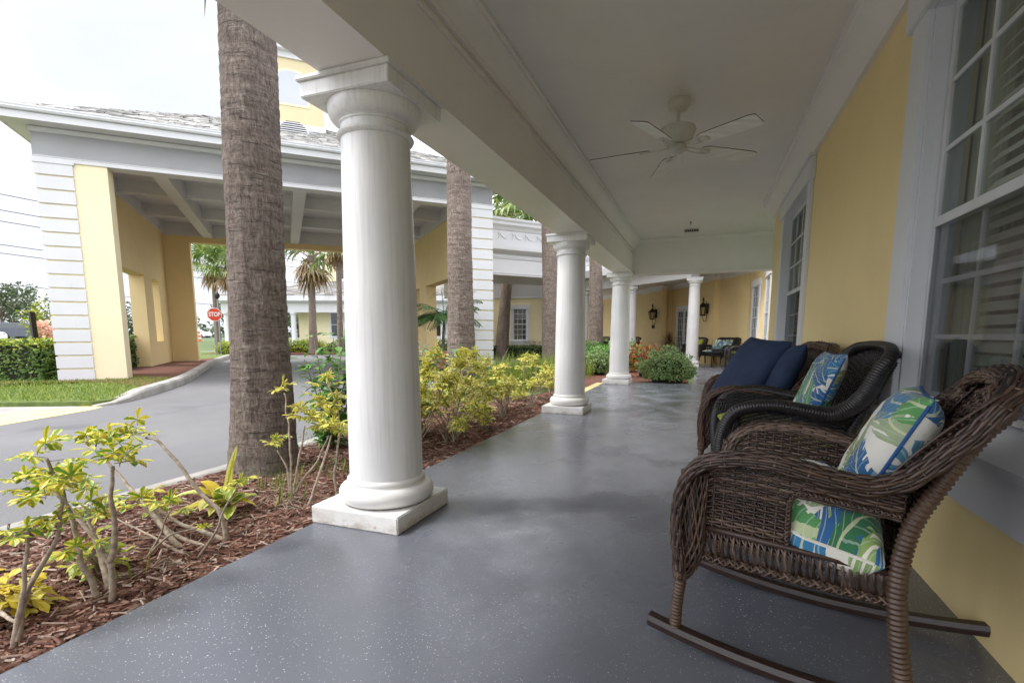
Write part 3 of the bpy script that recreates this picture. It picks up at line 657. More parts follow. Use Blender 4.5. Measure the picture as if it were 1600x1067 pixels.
mb.build('gutter','gutter_paint',T)
# coffered ceiling
mb=MB(); mb.box((.5,.5,6.86),(W_-.5,DV,6.92)); 
mb.build('ceiling','white_paint',T)
def bm_(a,b,nm='ceiling_beam'): mb=MB(); mb.box(a,b); return mb.build(nm,'white_paint',T)
for u in (2.85,6.88,10.9): bm_((u-.21,.5,6.2),(u+.21,DV,6.87))
for v in (4.1,7.9):
    for u0,u1 in ((.88,2.64),(3.06,6.67),(7.09,10.69),(11.11,W_-.88)):
        bm_((u0,v-.17,6.42),(u1,v+.17,6.87),'cross_beam')
mb=MB(); mb.box((.88,DV-.06,6.24),(W_-.88,DV,6.87)); mb.box((.88,.58,6.3),(.96,DV-.06,6.87)); mb.box((W_-.96,.58,6.3),(W_-.88,DV-.06,6.87)); mb.box((.96,.5,6.35),(W_-.96,.62,6.87));mb.build('cornice','white_paint',T)
# hipped roof with shingle courses
cx,cy=W_/2,(DV+.5)/2; ez=7.40; az=10.3
E0=[(-ov-.04,-ov-.04),(W_+ov+.04,-ov-.04),(W_+ov+.04,DV+.54+ov),(-ov-.04,DV+.54+ov)]
rg=[(cx-1.2,cy),(cx+1.2,cy)]
mb=MB(); vs=[(*p,ez-.02) for p in E0]+[(*p,az-.02) for p in rg]; mb.add(vs,[(0,1,5,4),(1,2,5),(2,3,4,5),(3,0,4),(3,2,1,0)])
roof=mb.build('roof','roof_base',T)
mb=MB()
def courses(A,Bp,C_,D_,rows,wid=.28,th=.03):
    A,Bp,C_,D_=[Vector(p) for p in (A,Bp,C_,D_)]
    nrm=(Bp-A).cross(D_-A).normalized()
    if nrm.z<0:nrm=-nrm
    for r_ in range(rows):
        t0=r_/rows; t1=min(1,(r_+1.5)/rows); a,b=A.lerp(D_,t0),Bp.lerp(C_,t0); a1,b1=A.lerp(D_,t1),Bp.lerp(C_,t1)
        L=(b-a).length; n=max(1,int(L/wid)); e_=[0]
        for i in range(n): e_.append(e_[-1]+ru(.6,1.4))
        e_=[q/e_[-1] for q in e_]
        for i in range(n):
            s0,s1=e_[i],e_[i+1]-.008/max(L,.1); z=th*ru(.55,1.5); j=ru(-.02,.02)*(D_-A).normalized()
            p=[a.lerp(b,s0)+j,a.lerp(b,s1)+j,a1.lerp(b1,s1),a1.lerp(b1,s0)]
            q=[p[0]+nrm*z,p[1]+nrm*z*ru(.8,1.2),p[2]+nrm*.004,p[3]+nrm*.004]
            mb.add([tuple(k) for k in p[:2]+q],[(0,1,3,2),(2,3,4,5)])
v4=[Vector((*p,ez)) for p in E0]; r2=[Vector((*p,az)) for p in rg]
courses(v4[0],v4[1],r2[1],r2[0],30); courses(v4[3],v4[0],r2[0],r2[0],26); courses(v4[1],v4[2],r2[1],r2[1],26)
mb.build('shingles','roof_shingle',roof)
# louvred eyebrow vent
ev=MB(); ez_=7.4+2.65*(3.0/6.05)
ee=thing('x','x','x'); bpy.data.objects.remove(ee)
mb=MB(); n=14
front=[(6.85+.55*math.cos(math.pi*k/n),2.75,8.86+.42*math.sin(math.pi*k/n)) for k in range(n+1)]
back=[(x,v+1.3*(z-8.8)/.42+.1,z) for x,v,z in front]
mb.add(front+back,[(k,k+1,n+2+k,n+1+k) for k in range(n)]+[tuple(range(n+1))[::-1]],0)
vent=mb.build('roof_vent','gutter_paint',T)
mb=MB()
for k in range(5):
    z=8.89+k*.075; w=.5*math.sqrt(max(0,1-((z-8.86)/.42)**2)); mb.box((6.85-w,2.68,z),(6.85+w,2.745,z+.03))
mb.build('louvre','white_paint',vent)
mb=MB()
for k in range(5):
    z=8.92+k*.075; w=.48*math.sqrt(max(0,1-((z-8.86)/.42)**2)); mb.box((6.85-w,2.735,z),(6.85+w,2.748,z+.045))
mb.build('louvre_gap','tyre',vent)
# cupola
u0,u1,v0,v1=5.72,8.08,4.2,6.5
mb=MB(); mb.box((u0,v0,8.8),(u1,v1,12.35)); cup=mb.build('cupola','cupola_cream',T)
mb=MB(); mb.box((u0-.05,v0-.05,8.9),(u1+.05,v1+.05,9.72)); mb.build('cupola_base','white_paint',cup); mb=MB(); mb.box((u0-.08,v0-.08,12.12),(u1+.08,v1+.08,12.36)); mb.box((u0-.3,v0-.3,12.36),(u1+.3,v1+.3,12.52)); mb.add([(u0-.3,v0-.3,12.52),(u1+.3,v0-.3,12.52),(u1+.3,v1+.3,12.52),(u0-.3,v1+.3,12.52),((u0+u1)/2,(v0+v1)/2,13.6)],[(0,1,4),(1,2,4),(2,3,4),(3,0,4)]); mb.build('cupola_trim','white_paint',cup)
def arch(c,w,z0,zs,y,n=16,g=0):
    pts=[(c-w-g,z0-g),(c+w+g,z0-g),(c+w+g,zs)]+[(c+(w+g)*math.cos(math.pi*k/n),zs+(w*.55+g)*math.sin(math.pi*k/n)) for k in range(1,n)]+[(c-w-g,zs)]
    return pts
for yy,g,m,nm in ((v0-.03,.08,'cream_stucco','arch_surround'),(v0-.036,0,'panel_white','arched_panel')):
    p=arch(6.9,.58,10.45,11.35,yy,g=g); n=len(p); mb=MB(); mb.add([(x,yy,z) for x,z in p]+[(x,v0+.01,z) for x,z in p],[tuple(range(n))]+[(k,(k+1)%n,n+(k+1)%n,n+k) for k in range(n)]); mb.build(nm,m,cup)

# ================================================================ FLAT-ROOFED LINK WALKWAY
P0=Vector((-9.49,22.86)); P1=Vector((-5.29,27.89)); d=(P1-P0).normalized(); nrm=Vector((-d.y,d.x)) # away
Lk=thing('covered_walkway','flat white covered walkway with swag ornaments on its parapet, beyond the right canopy pier','walkway roof',(P0.x,P0.y,0),math.atan2(d.y,d.x))
LL=(P1-P0).length
mb=MB()
prf=[(-3.5,4.2),(0,4.2),(0,4.27),(.03,4.28),(.03,4.33),(0,4.34),(0,4.95),(.05,4.98),(.05,5.02),(-.02,5.04),(-.02,5.18),(.06,5.2),(.3,5.32),(.34,5.36),(.34,5.52),(.1,5.56),(.1,6.25),(.14,6.28),(.20,6.40),(.30,6.50),(.30,6.62),(.36,6.70),(.36,6.80),(-3.5,6.8)]
mb.extr(prf,(-1.1,0),(LL+1.2,0),(0,-1)); lk=mb.build('roof','white_paint',Lk)
mb=MB()
def swag(c,w,dr):
    pts=[(c-w+2*w*k/12,-.115,6.1-dr*(1-((k/6)-1)**2)) for k in range(13)]
    mb.tube(pts,[.022+.02*(1-abs(k/6-1)) for k in range(13)],6)
for c in (.55,1.35,2.0,2.7,-.3,3.5,4.4): swag(c,.26,.18); mb.build('swag_ornament','gutter_paint',Lk); mb=MB()
for c in (.2,.95,1.68,2.35,3.1): mb=MB(); mb.tube([(c,-.115,6.16),(c+.05,-.12,6.0),(c-.02,-.115,5.88)],.022,6); mb.build('ribbon_ornament','gutter_paint',Lk)
mb=MB(); mb.tube([(-1,-.06,5.06),(LL+1,-.06,5.03)],.02,6); mb.build('conduit','gutter_paint',Lk)
for x,y in ((-.6,3.1),):
    mb=MB(); mb.lathe((x,y,-.1),[(.22,0),(.2,4.3)],20); smooth_auto(mb.build('support_column','white_paint',Lk))

# ================================================================ SASH WINDOW (generic small)
def small_window(parent,o,ax,w,h,z0,cols=3,rows=6,out=(0,-1),mat='trim_white'):
    """o=(x,y) centre on wall, ax = unit vector along the wall, out = unit outward"""
    o=Vector(o);ax=Vector(ax);out=Vector(out)
    def bx(mb,a0,a1,z0_,z1_,d0,d1):
        vs=[]
        for z in (z0_,z1_):
            for a,dd in ((a0,d0),(a1,d0),(a1,d1),(a0,d1)):
                p=o+ax*a+out*dd; vs.append((p.x,p.y,z))
        mb.add(vs,[(0,3,2,1),(4,5,6,7),(0,1,5,4),(1,2,6,5),(2,3,7,6),(3,0,4,7)])
    c=.17; mb=MB()
    bx(mb,-w/2-c,-w/2,z0-.05,z0+h,0,.06); bx(mb,w/2,w/2+c,z0-.05,z0+h,0,.06); bx(mb,-w/2-c-.06,w/2+c+.06,z0+h,z0+h+.24,0,.09); bx(mb,-w/2-c-.04,w/2+c+.04,z0-.13,z0-.05,0,.10); bx(mb,-w/2-c,w/2+c,z0-.3,z0-.13,0,.05)
    wn=mb.build('window',mat,parent)
    mb=MB(); bx(mb,-w/2,w/2,z0-.05,z0+h,.004,.008); mb.build('glass','car_glass',wn)
    mb=MB(); bx(mb,-w/2,w/2,z0-.05,z0+.02,.008,.045); bx(mb,-w/2,w/2,z0+h-.05,z0+h,.008,.045); bx(mb,-w/2,-w/2+.05,z0+.02,z0+h-.05,.008,.045); bx(mb,w/2-.05,w/2,z0+.02,z0+h-.05,.008,.045); bx(mb,-w/2+.05,w/2-.05,z0+h/2-.03,z0+h/2+.03,.008,.045)
    for i in range(1,cols): a=-w/2+w*i/cols; bx(mb,a-.014,a+.014,z0+.02,z0+h-.05,.01,.03)
    for j in range(1,rows):
        if j*2!=rows: z=z0+h*j/rows; bx(mb,-w/2+.05,w/2-.05,z-.014,z+.014,.0105,.028)
    mb.build('sash','sash_white',wn); return wn
# yellow garden wing behind the walkway
a=Vector((-14.5,28.27)); b=Vector((-7.2,31.0)); ax=(b-a).normalized(); out=Vector((ax.y,-ax.x))
G_=thing('garden_wing','pale yellow one-storey wing with a single white sash window, seen under the walkway','building',(0,0,0))
mb=MB(); mb.extr([(0,-.2),(0,3.56),(-.3,3.56),(-.3,-.2)],a,b,out); mb.build('wall','pale_yellow',G_)
mb=MB(); mb.extr([(-.3,3.56),(.06,3.56),(.06,3.62),(.03,3.64),(.03,4.45),(.1,4.5),(.25,4.6),(.25,4.75),(-.3,4.75)],a-ax*.5,b+ax*.5,out); mb.build('eaves_band','white_paint',G_)
wc=(Vector((-11.12,29.3))+Vector((-10.0,29.72)))/2
wc=a+ax*((Vector((-10.6,29.65))-a).dot(ax)); small_window(G_,wc,ax,.82,1.88,1.05,3,6,out)

# ================================================================ FAR WING (angled porch)
F_=thing('far_porch_wing','angled far wing of the porch with shaded yellow walls, glazed doors and white ceiling','building')
path=[(2.05,14.3),(2.05,20.0),(1.72,23.4),(.95,25.2),(.62,25.9),(.40,25.82),(-.28,27.3),(-.02,27.42),(-.55,28.5),(-1.75,31.0),(-2.25,31.1),(-2.15,30.6),(-3.15,32.2),(-3.0,32.4),(-4.5,34.2),(-8.5,39),(-10.8,41.5)]
path=path[:5]+path[5:]
def wallpath(mb,pts,z0,z1,th=.15):
    for p,q in zip(pts,pts[1:]):
        p,q=Vector(p),Vector(q); d=(q-p).normalized(); o=Vector((d.y,-d.x)) # right side of travel = away from porch
        mb.add([(*p,z0),(*q,z0),(*(q+o*th),z0),(*(p+o*th),z0),(*p,z1),(*q,z1),(*(q+o*th),z1),(*(p+o*th),z1)],[(0,3,2,1),(4,5,6,7),(0,1,5,4),(1,2,6,5),(2,3,7,6),(3,0,4,7)])
mb=MB(); wallpath(mb,path,-.1,4.15); mb.build('wall','yellow_stucco',F_)
cpoly=[(-.75,22.5),(2.2,20.2),(2.2,24),(.8,26.5),(-1.6,31.5),(-4.6,34.9),(-11,42),(-11,36),(-7.4,29.8),(-6.15,27.4),(-3.5,25.4)]
mb=MB(); mb.prism(cpoly[::-1] if False else cpoly,4.13,4.25); mb.build('ceiling','porch_white',F_)
mb=MB()
def beam(p,q,w,z0,z1):
    p,q=Vector(p),Vector(q); d=(q-p).normalized(); o=Vector((-d.y,d.x))*w/2
    mb.prism([tuple(p-o),tuple(q-o),tuple(q+o),tuple(p+o)],z0,z1)
beam((-.42,22.7),(-3.35,25.6),.46,3.68,4.13); beam((-3.35,25.6),(-6.15,27.7),.455,3.682,4.131); beam((-6.15,27.7),(-10,31.2),.45,3.684,4.132)
mb.build('beam','white_paint',F_)
mb=MB()
for p,q in zip(path[1:-1],path[2:]):
    p,q=Vector(p),Vector(q); d=(q-p).normalized(); o=(-d.y,d.x); mb.extr([(0,3.88),(.03,3.88),(.05,3.93),(.16,4.06),(.18,4.129),(0,4.129)],p,q,o)
mb.build('crown_moulding','porch_white',F_)
rp=[(-1.1,22.1),(2.6,18.9),(7,24),(2.5,34),(-10,45),(-10.8,36),(-7.8,29.3),(-6.5,27.0),(-3.8,24.9)]
mb=MB(); mb.prism(rp,4.26,4.62); mb.build('roof','white_paint',F_)
def perp(p,q): d=(Vector(q)-Vector(p)).normalized(); return d,Vector((-d.y,d.x))
for (p,q,t_,w,h,z0,c_,r_) in ((path[0],path[1],.60,1.3,2.5,.85,3,6),(path[0],path[1],.93,1.0,2.5,.85,3,6),(path[1],path[2],.55,1.1,2.4,.8,3,6),(path[14],path[15],.25,1.3,2.5,.75,3,6),(path[14],path[15],.72,1.3,2.5,.75,3,6)):
    ax_,o_=perp(p,q); small_window(F_,Vector(p).lerp(Vector(q),t_)+o_*.002,ax_,w,h,z0,c_,r_,o_)
# glazed double doors
p,q=Vector(path[8]),Vector(path[9]); ax_,o_=perp(p,q); c0=p.lerp(q,.36)
def dbox(mb,a0,a1,z0,z1,d0,d1):
    vs=[]
    for z in (z0,z1):
        for a_,dd in ((a0,d0),(a1,d0),(a1,d1),(a0,d1)):
            pp=c0+ax_*a_+o_*dd; vs.append((pp.x,pp.y,z))
    mb.add(vs,[(0,3,2,1),(4,5,6,7),(0,1,5,4),(1,2,6,5),(2,3,7,6),(3,0,4,7)])
mb=MB(); dbox(mb,-1.0,-.9,0,2.75,0,.07); dbox(mb,.9,1.0,0,2.75,0,.07); dbox(mb,-1.0,1.0,2.75,2.9,0,.08); dr=mb.build('door_frame','trim_white',F_)
for s in (-.9,.01):
    mb=MB(); 
    for a0,a1,z0,z1 in ((s,s+.11,.02,2.74),(s+.78,s+.89,.02,2.74),(s+.11,s+.78,.02,.25),(s+.11,s+.78,2.6,2.74)): dbox(mb,a0,a1,z0,z1,.01,.055)
    for i in range(1,3): dbox(mb,s+.11+.67*i/3-.012,s+.11+.67*i/3+.012,.25,2.6,.015,.04)
    for j in range(1,7): dbox(mb,s+.11,s+.78,.25+2.35*j/7-.012,.25+2.35*j/7+.012,.016,.039)
    mb.build('door_leaf','sash_white',dr); mb=MB(); dbox(mb,s+.11,s+.78,.25,2.6,.004,.012); mb.build('door_glass','car_glass',dr)
# lanterns
def lantern(loc,rz,label,s=1.):
    t=thing('wall_lantern',label,'wall lantern',loc,rz,'black wall lanterns on the far porch'); t.scale=(s,s,s)
    mb=MB(); mb.box((.30,-.09,-.28),(.34,.09,.22)); mb.lathe((0,0,.24),[(.03,.0),(.03,.12),(.05,.14),(.045,.2),(.015,.26),(.008,.32)],12); mb.tube([(.3,0,.2),(.2,0,.32),(.1,0,.36),(0,0,.34)],.016,6)
    for k in range(7): a0=k/6
    mb.tube([(.0,0,-.40)]+[(.0+.0+.16*(1-math.cos(math.pi*k/10)),0,-.42-.26*math.sin(math.pi*k/10)) for k in range(11)]+[(.32,0,-.2)],.014,6)
    smooth_auto(mb.build('bracket','black_metal',t))
    mb=MB(); mb.lathe((0,0,0),[(.13,-.40),(.15,-.36),(.15,-.34),(.12,-.34)],6); mb.lathe((0,0,0),[(.26,.02),(.27,.05),(.15,.16),(.07,.22),(.05,.26)],6)
    for k in range(6): a=2*math.pi*k/6; mb.tube([(.14*math.cos(a),.14*math.sin(a),-.35),(.22*math.cos(a),.22*math.sin(a),.03)],.013,4)
    mb.build('cage','black_metal',t); mb=MB(); mb.lathe((0,0,0),[(.12,-.34),(.20,.02)],6); mb.build('glass','lamp_glass',t)
lantern((-2.86,31.1,2.62),R(-122+180+0),'black carriage lantern on the yellow wall left of the glazed doors, beside a slender column',1.0)
lantern((-.07,26.1,2.62),R(-64+120),'black carriage lantern on the yellow pier right of the glazed doors',.95)
mb=MB(); mb.box((-2.92,31.55,1.72),(-2.62,31.60,1.92)); o=mb.build('wall_sign','black_metal'); tag(o,'small dark plaque on the yellow wall below the left lantern','plaque')

# ================================================================ SMALL BUILDING ACROSS THE DRIVE
a=Vector((-44.97,37.5)); b=Vector((-20.0,46.9)); ax=(b-a).normalized(); out=Vector((ax.y,-ax.x))
S_=thing('small_building','cream two-storey building across the driveway with a shingled porch roof and white columns','building',(a.x,a.y,0),math.atan2(ax.y,ax.x))
L_=(b-a).length
mb=MB(); mb.box((6.95,1.8,-.2),(L_,2.1,5.2)); mb.box((9.0,4.0,5.2),(L_,8,11.5)); mb.box((6.95,2.1,-.2),(7.25,8,5.2)); mb.build('wall','cream_stucco',S_)
mb=MB(); mb.box((0,.1,3.55),(L_,.6,4.55)); mb.box((-.15,-.3,4.55),(L_,.75,4.66)); mb.box((-.45,-.5,4.66),(L_,.9,5.15)); mb.box((8.5,3.8,6.2),(L_,4.0,6.7)); mb.box((0,.6,4.0),(L_,1.8,4.1)); mb.build('entablature','white_paint',S_)
mb=MB(); e0=(6.2,-.5,5.16);
mb.add([(-.45,-.5,5.16),(L_,-.5,5.16),(L_,3.9,6.9),(8.6,3.9,6.9),(8.6,8,6.9)],[(0,1,2,3),(0,3,4)]); rf=mb.build('roof','roof_base',S_)
mb=MB(); courses((6,-.5,5.17),(L_,-.5,5.17),(L_,3.9,6.95),(8.6,3.9,6.95),14,.7,.05); courses((-.4,-.5,5.17),(6,-.5,5.17),(8.6,3.9,6.95),(8.55,3.9,6.95),14,.7,.05); mb.build('shingles','far_shingle',rf)
for x in (.35,7.05,14.5,22.):
    mb=MB(); mb.lathe((x,.35,-.1),[(.34,0),(.34,.15),(.26,.3),(.24,3.4),(.33,3.5),(.33,3.66)],20); smooth_auto(mb.build('column','white_paint',S_))
for x in (10.9,17.,21.5): small_window(S_,(x,1.8),(1,0),1.25,2.35,1.2,1,2,(0,-1))
for x in (11.2,14.6,19): small_window(S_,(x,4.0),(1,0),1.6,2.0,7.2,1,2,(0,-1))
# ================================================================ PALMS
def trunk_mesh(pts,rs,name,parent,nseg=40,step=.03,rough=1.):
    P,L=resample(catmull(pts,8),step); n=len(P); mb=MB(); vs=[];fs=[]
    for i,p in enumerate(P):
        t=i/(n-1)*(len(rs)-1); k=min(int(t),len(rs)-2); r=rs[k]+(rs[k+1]-rs[k])*(t-k)
        ring=mnoise.noise(Vector((i*step*9,0,3)))*.5+((i*step*7.5+mnoise.noise(Vector((0,i*step*2,1))))%1)*.45
        for q in range(nseg):
            a=2*math.pi*q/nseg
            dd=mnoise.noise(Vector((math.cos(a)*2.2,math.sin(a)*2.2,i*step*1.1+5)))*.05+mnoise.noise(Vector((a*7,i*step*1.2,2)))*.025
            rr=r*(1+rough*(.05*ring+1.5*dd)+.22*math.exp(-i*step/.12)); vs.append((p.x+rr*math.cos(a),p.y+rr*math.sin(a),p.z))
    for i in range(n-1):
        for q in range(nseg): fs.append((i*nseg+q,i*nseg+(q+1)%nseg,(i+1)*nseg+(q+1)%nseg,(i+1)*nseg+q))
    fs.append(tuple((n-1)*nseg+q for q in range(nseg))); mb.add(vs,fs); return mb.build(name,'palm_bark',parent,smooth=True)
def fan_leaf(mb,base,d,size,m,seg=16,droop=.5,pet=.9):
    d=Vector(d).normalized(); side=d.cross(Vector((0,0,1)));
    if side.length<.1: side=Vector((1,0,0))
    side.normalize(); up=side.cross(d)
    B=Vector(base); tip=B+d*pet*size; 
    mb.tube([B,B+d*pet*size*.5+Vector((0,0,.03)),tip],[.018*size,.014*size,.01*size],4,m)
    for k in range(seg):
        a=(k/(seg-1)-.5)*R(230); L=size*(1-.25*abs(a)/2)*ru(.85,1.1)
        dd=(d*math.cos(a)+side*math.sin(a)+up*.25*math.cos(a*1.3)).normalized(); w=size*.055
        s2=dd.cross(up); s2=s2.normalized() if s2.length>.01 else side
        p0=tip; p1=tip+dd*L*.45; p2=tip+dd*L*.8-Vector((0,0,droop*L*.18)); p3=tip+dd*L-Vector((0,0,droop*L*.55))
        mb.add([tuple(p0),tuple(p1-s2*w),tuple(p1+s2*w),tuple(p2-s2*w*.7),tuple(p2+s2*w*.7),tuple(p3)],[(0,1,2),(1,3,4,2),(3,5,4)],m,[(.5,.0)]*6)
CROWN={}
def crown(parent,loc,size=1.,dry=10,green=26,seed=1,key=None):
    st=random.getstate(); random.seed(seed); mb=MB(); mb2=MB()
    for k in range(green):
        el=R(ru(-25,80)); az=ru(0,2*math.pi); d=(math.cos(az)*math.cos(el),math.sin(az)*math.cos(el),math.sin(el))
        fan_leaf(mb,(0,0,ru(-.15,.25)*size),d,size*ru(.8,1.05),0,droop=.5+.5*(el<R(20)))
    for k in range(dry):
        el=R(ru(-80,-30)); az=ru(0,2*math.pi); d=(math.cos(az)*math.cos(el),math.sin(az)*math.cos(el),math.sin(el))
        fan_leaf(mb2,(0,0,ru(-.5,-.1)*size),d,size*ru(.55,.8),0,seg=12,droop=1.,pet=.6)
    for k in range(14):
        az=ru(0,6.28); z=ru(-.9,-.1)*size; mb2.tube([(0.1*math.cos(az),.1*math.sin(az),z),(.42*size*math.cos(az),.42*size*math.sin(az),z+.25*size)],[.05*size,.02*size],4)
    o=mb.build('fronds','palm_leaf',parent,loc=loc); o2=mb2.build('dry_fronds','dry_frond',parent,loc=loc); random.setstate(st)
def palm(loc,lean,h,rs,label,size=1.1,seed=1,dry=10,green=26,group='palms in the grounds',nseg=28,step=.05,crown_on=True):
    t=thing('sabal_palm',label,'palm tree',loc,0,group)
    pts=[(0,0,-.15),(lean[0]*.3,lean[1]*.3,h*.33),(lean[0]*.65,lean[1]*.65,h*.66),(lean[0],lean[1],h)]
    trunk_mesh(pts,rs,'trunk',t,nseg,step); 
    crown(t,(lean[0],lean[1],h+.1),size,dry,green,seed); return t
palm((-4.19,3.88,-.06),(-.52,.74),7.6,[.325,.265,.262,.262,.262,.26],'thick palm trunk nearest the porch, rising out of the frame left of the near column',1.5,3,nseg=72,step=.02,group='palm trunks along the porch')
palm((-5.72,11.6,-.06),(-.62,1.2),10.,[.40,.31,.30,.28,.26],'palm trunk rising beside the right canopy pier and its white quoins',1.5,4,nseg=36,step=.03,group='palm trunks along the porch')
palm((-5.60,19.3,-.06),(-.60,1.2),10.5,[.36,.30,.28,.26],'palm trunk just left of the second porch column',1.5,5,group='palm trunks along the porch')
palm((-4.72,24.0,-.06),(-.5,1.0),10.5,[.34,.29,.26],'palm trunk standing between the second and the corner columns',1.5,6,group='palm trunks along the porch')
palm((-11.42,28.55,-.1),(.6,.25),8.2,[.42,.34,.30,.28],'leaning palm trunk in front of the yellow wing left of its window',1.6,7,group='palms in the grounds')
palm((-12.3,34.5,-.1),(.2,.4),9.0,[.3,.26,.25],'palm whose yellow green crown shows above the white walkway parapet',1.7,8,dry=14)
palm((-34.3,28.2,-.1),(-.5,.5),6.6,[.24,.2,.18],'left palm of the pair behind the stop sign',1.35,9,dry=12)
palm((-31.9,27.4,-.1),(-.1,.3),6.1,[.26,.22,.22],'right palm of the pair behind the stop sign, with drooping brown fronds',1.3,10,dry=20)
palm((-27.3,30.4,-.1),(-.4,.7),7.3,[.36,.26,.24,.27],'palm with dry straw fronds in front of the small cream building',1.9,11,dry=26,green=18)
palm((-22.8,27.95,-.1),(-.4,.7),7.3,[.22,.18,.17,.2],'thin palm trunk right of the straw palm, before the small cream building',1.2,12,dry=14,green=10)
# ================================================================ SHRUBS
def cluster(mb,p,s,m=0,n=5,leaflets=7,lf=.090,wd=.034):
    P=Vector(p)
    for k in range(n):
        az=2*math.pi*k/n+ru(-.4,.4); el=R(ru(-5,35)) if k else R(80)
        d=Vector((math.cos(az)*math.cos(el),math.sin(az)*math.cos(el),math.sin(el))); L=ru(.05,.10)*s*(1 if k else .4)
        b=P+Vector((0,0,ru(-.05,.02)*s)); hub=b+d*L
        mb.tube([b,hub],.0022*s,3,1)
        n_l=leaflets if rnd()<.7 else leaflets-2
        side=d.cross(Vector((0,0,1)));side=side.normalized() if side.length>.1 else Vector((1,0,0)); up=side.cross(d)
        for q in range(n_l):
            a=(q/(n_l-1)-.5)*R(250)+ru(-.15,.15); dd=(d*math.cos(a)*.9+side*math.sin(a)+Vector((0,0,-.12))+up*ru(-.1,.3)).normalized()
            mb.leaf(hub,dd,up+Vector((0,0,.5)),lf*s*ru(.75,1.15)*(1-.25*abs(a)/2.2),wd*s*ru(.85,1.15),ru(.1,.45),m)
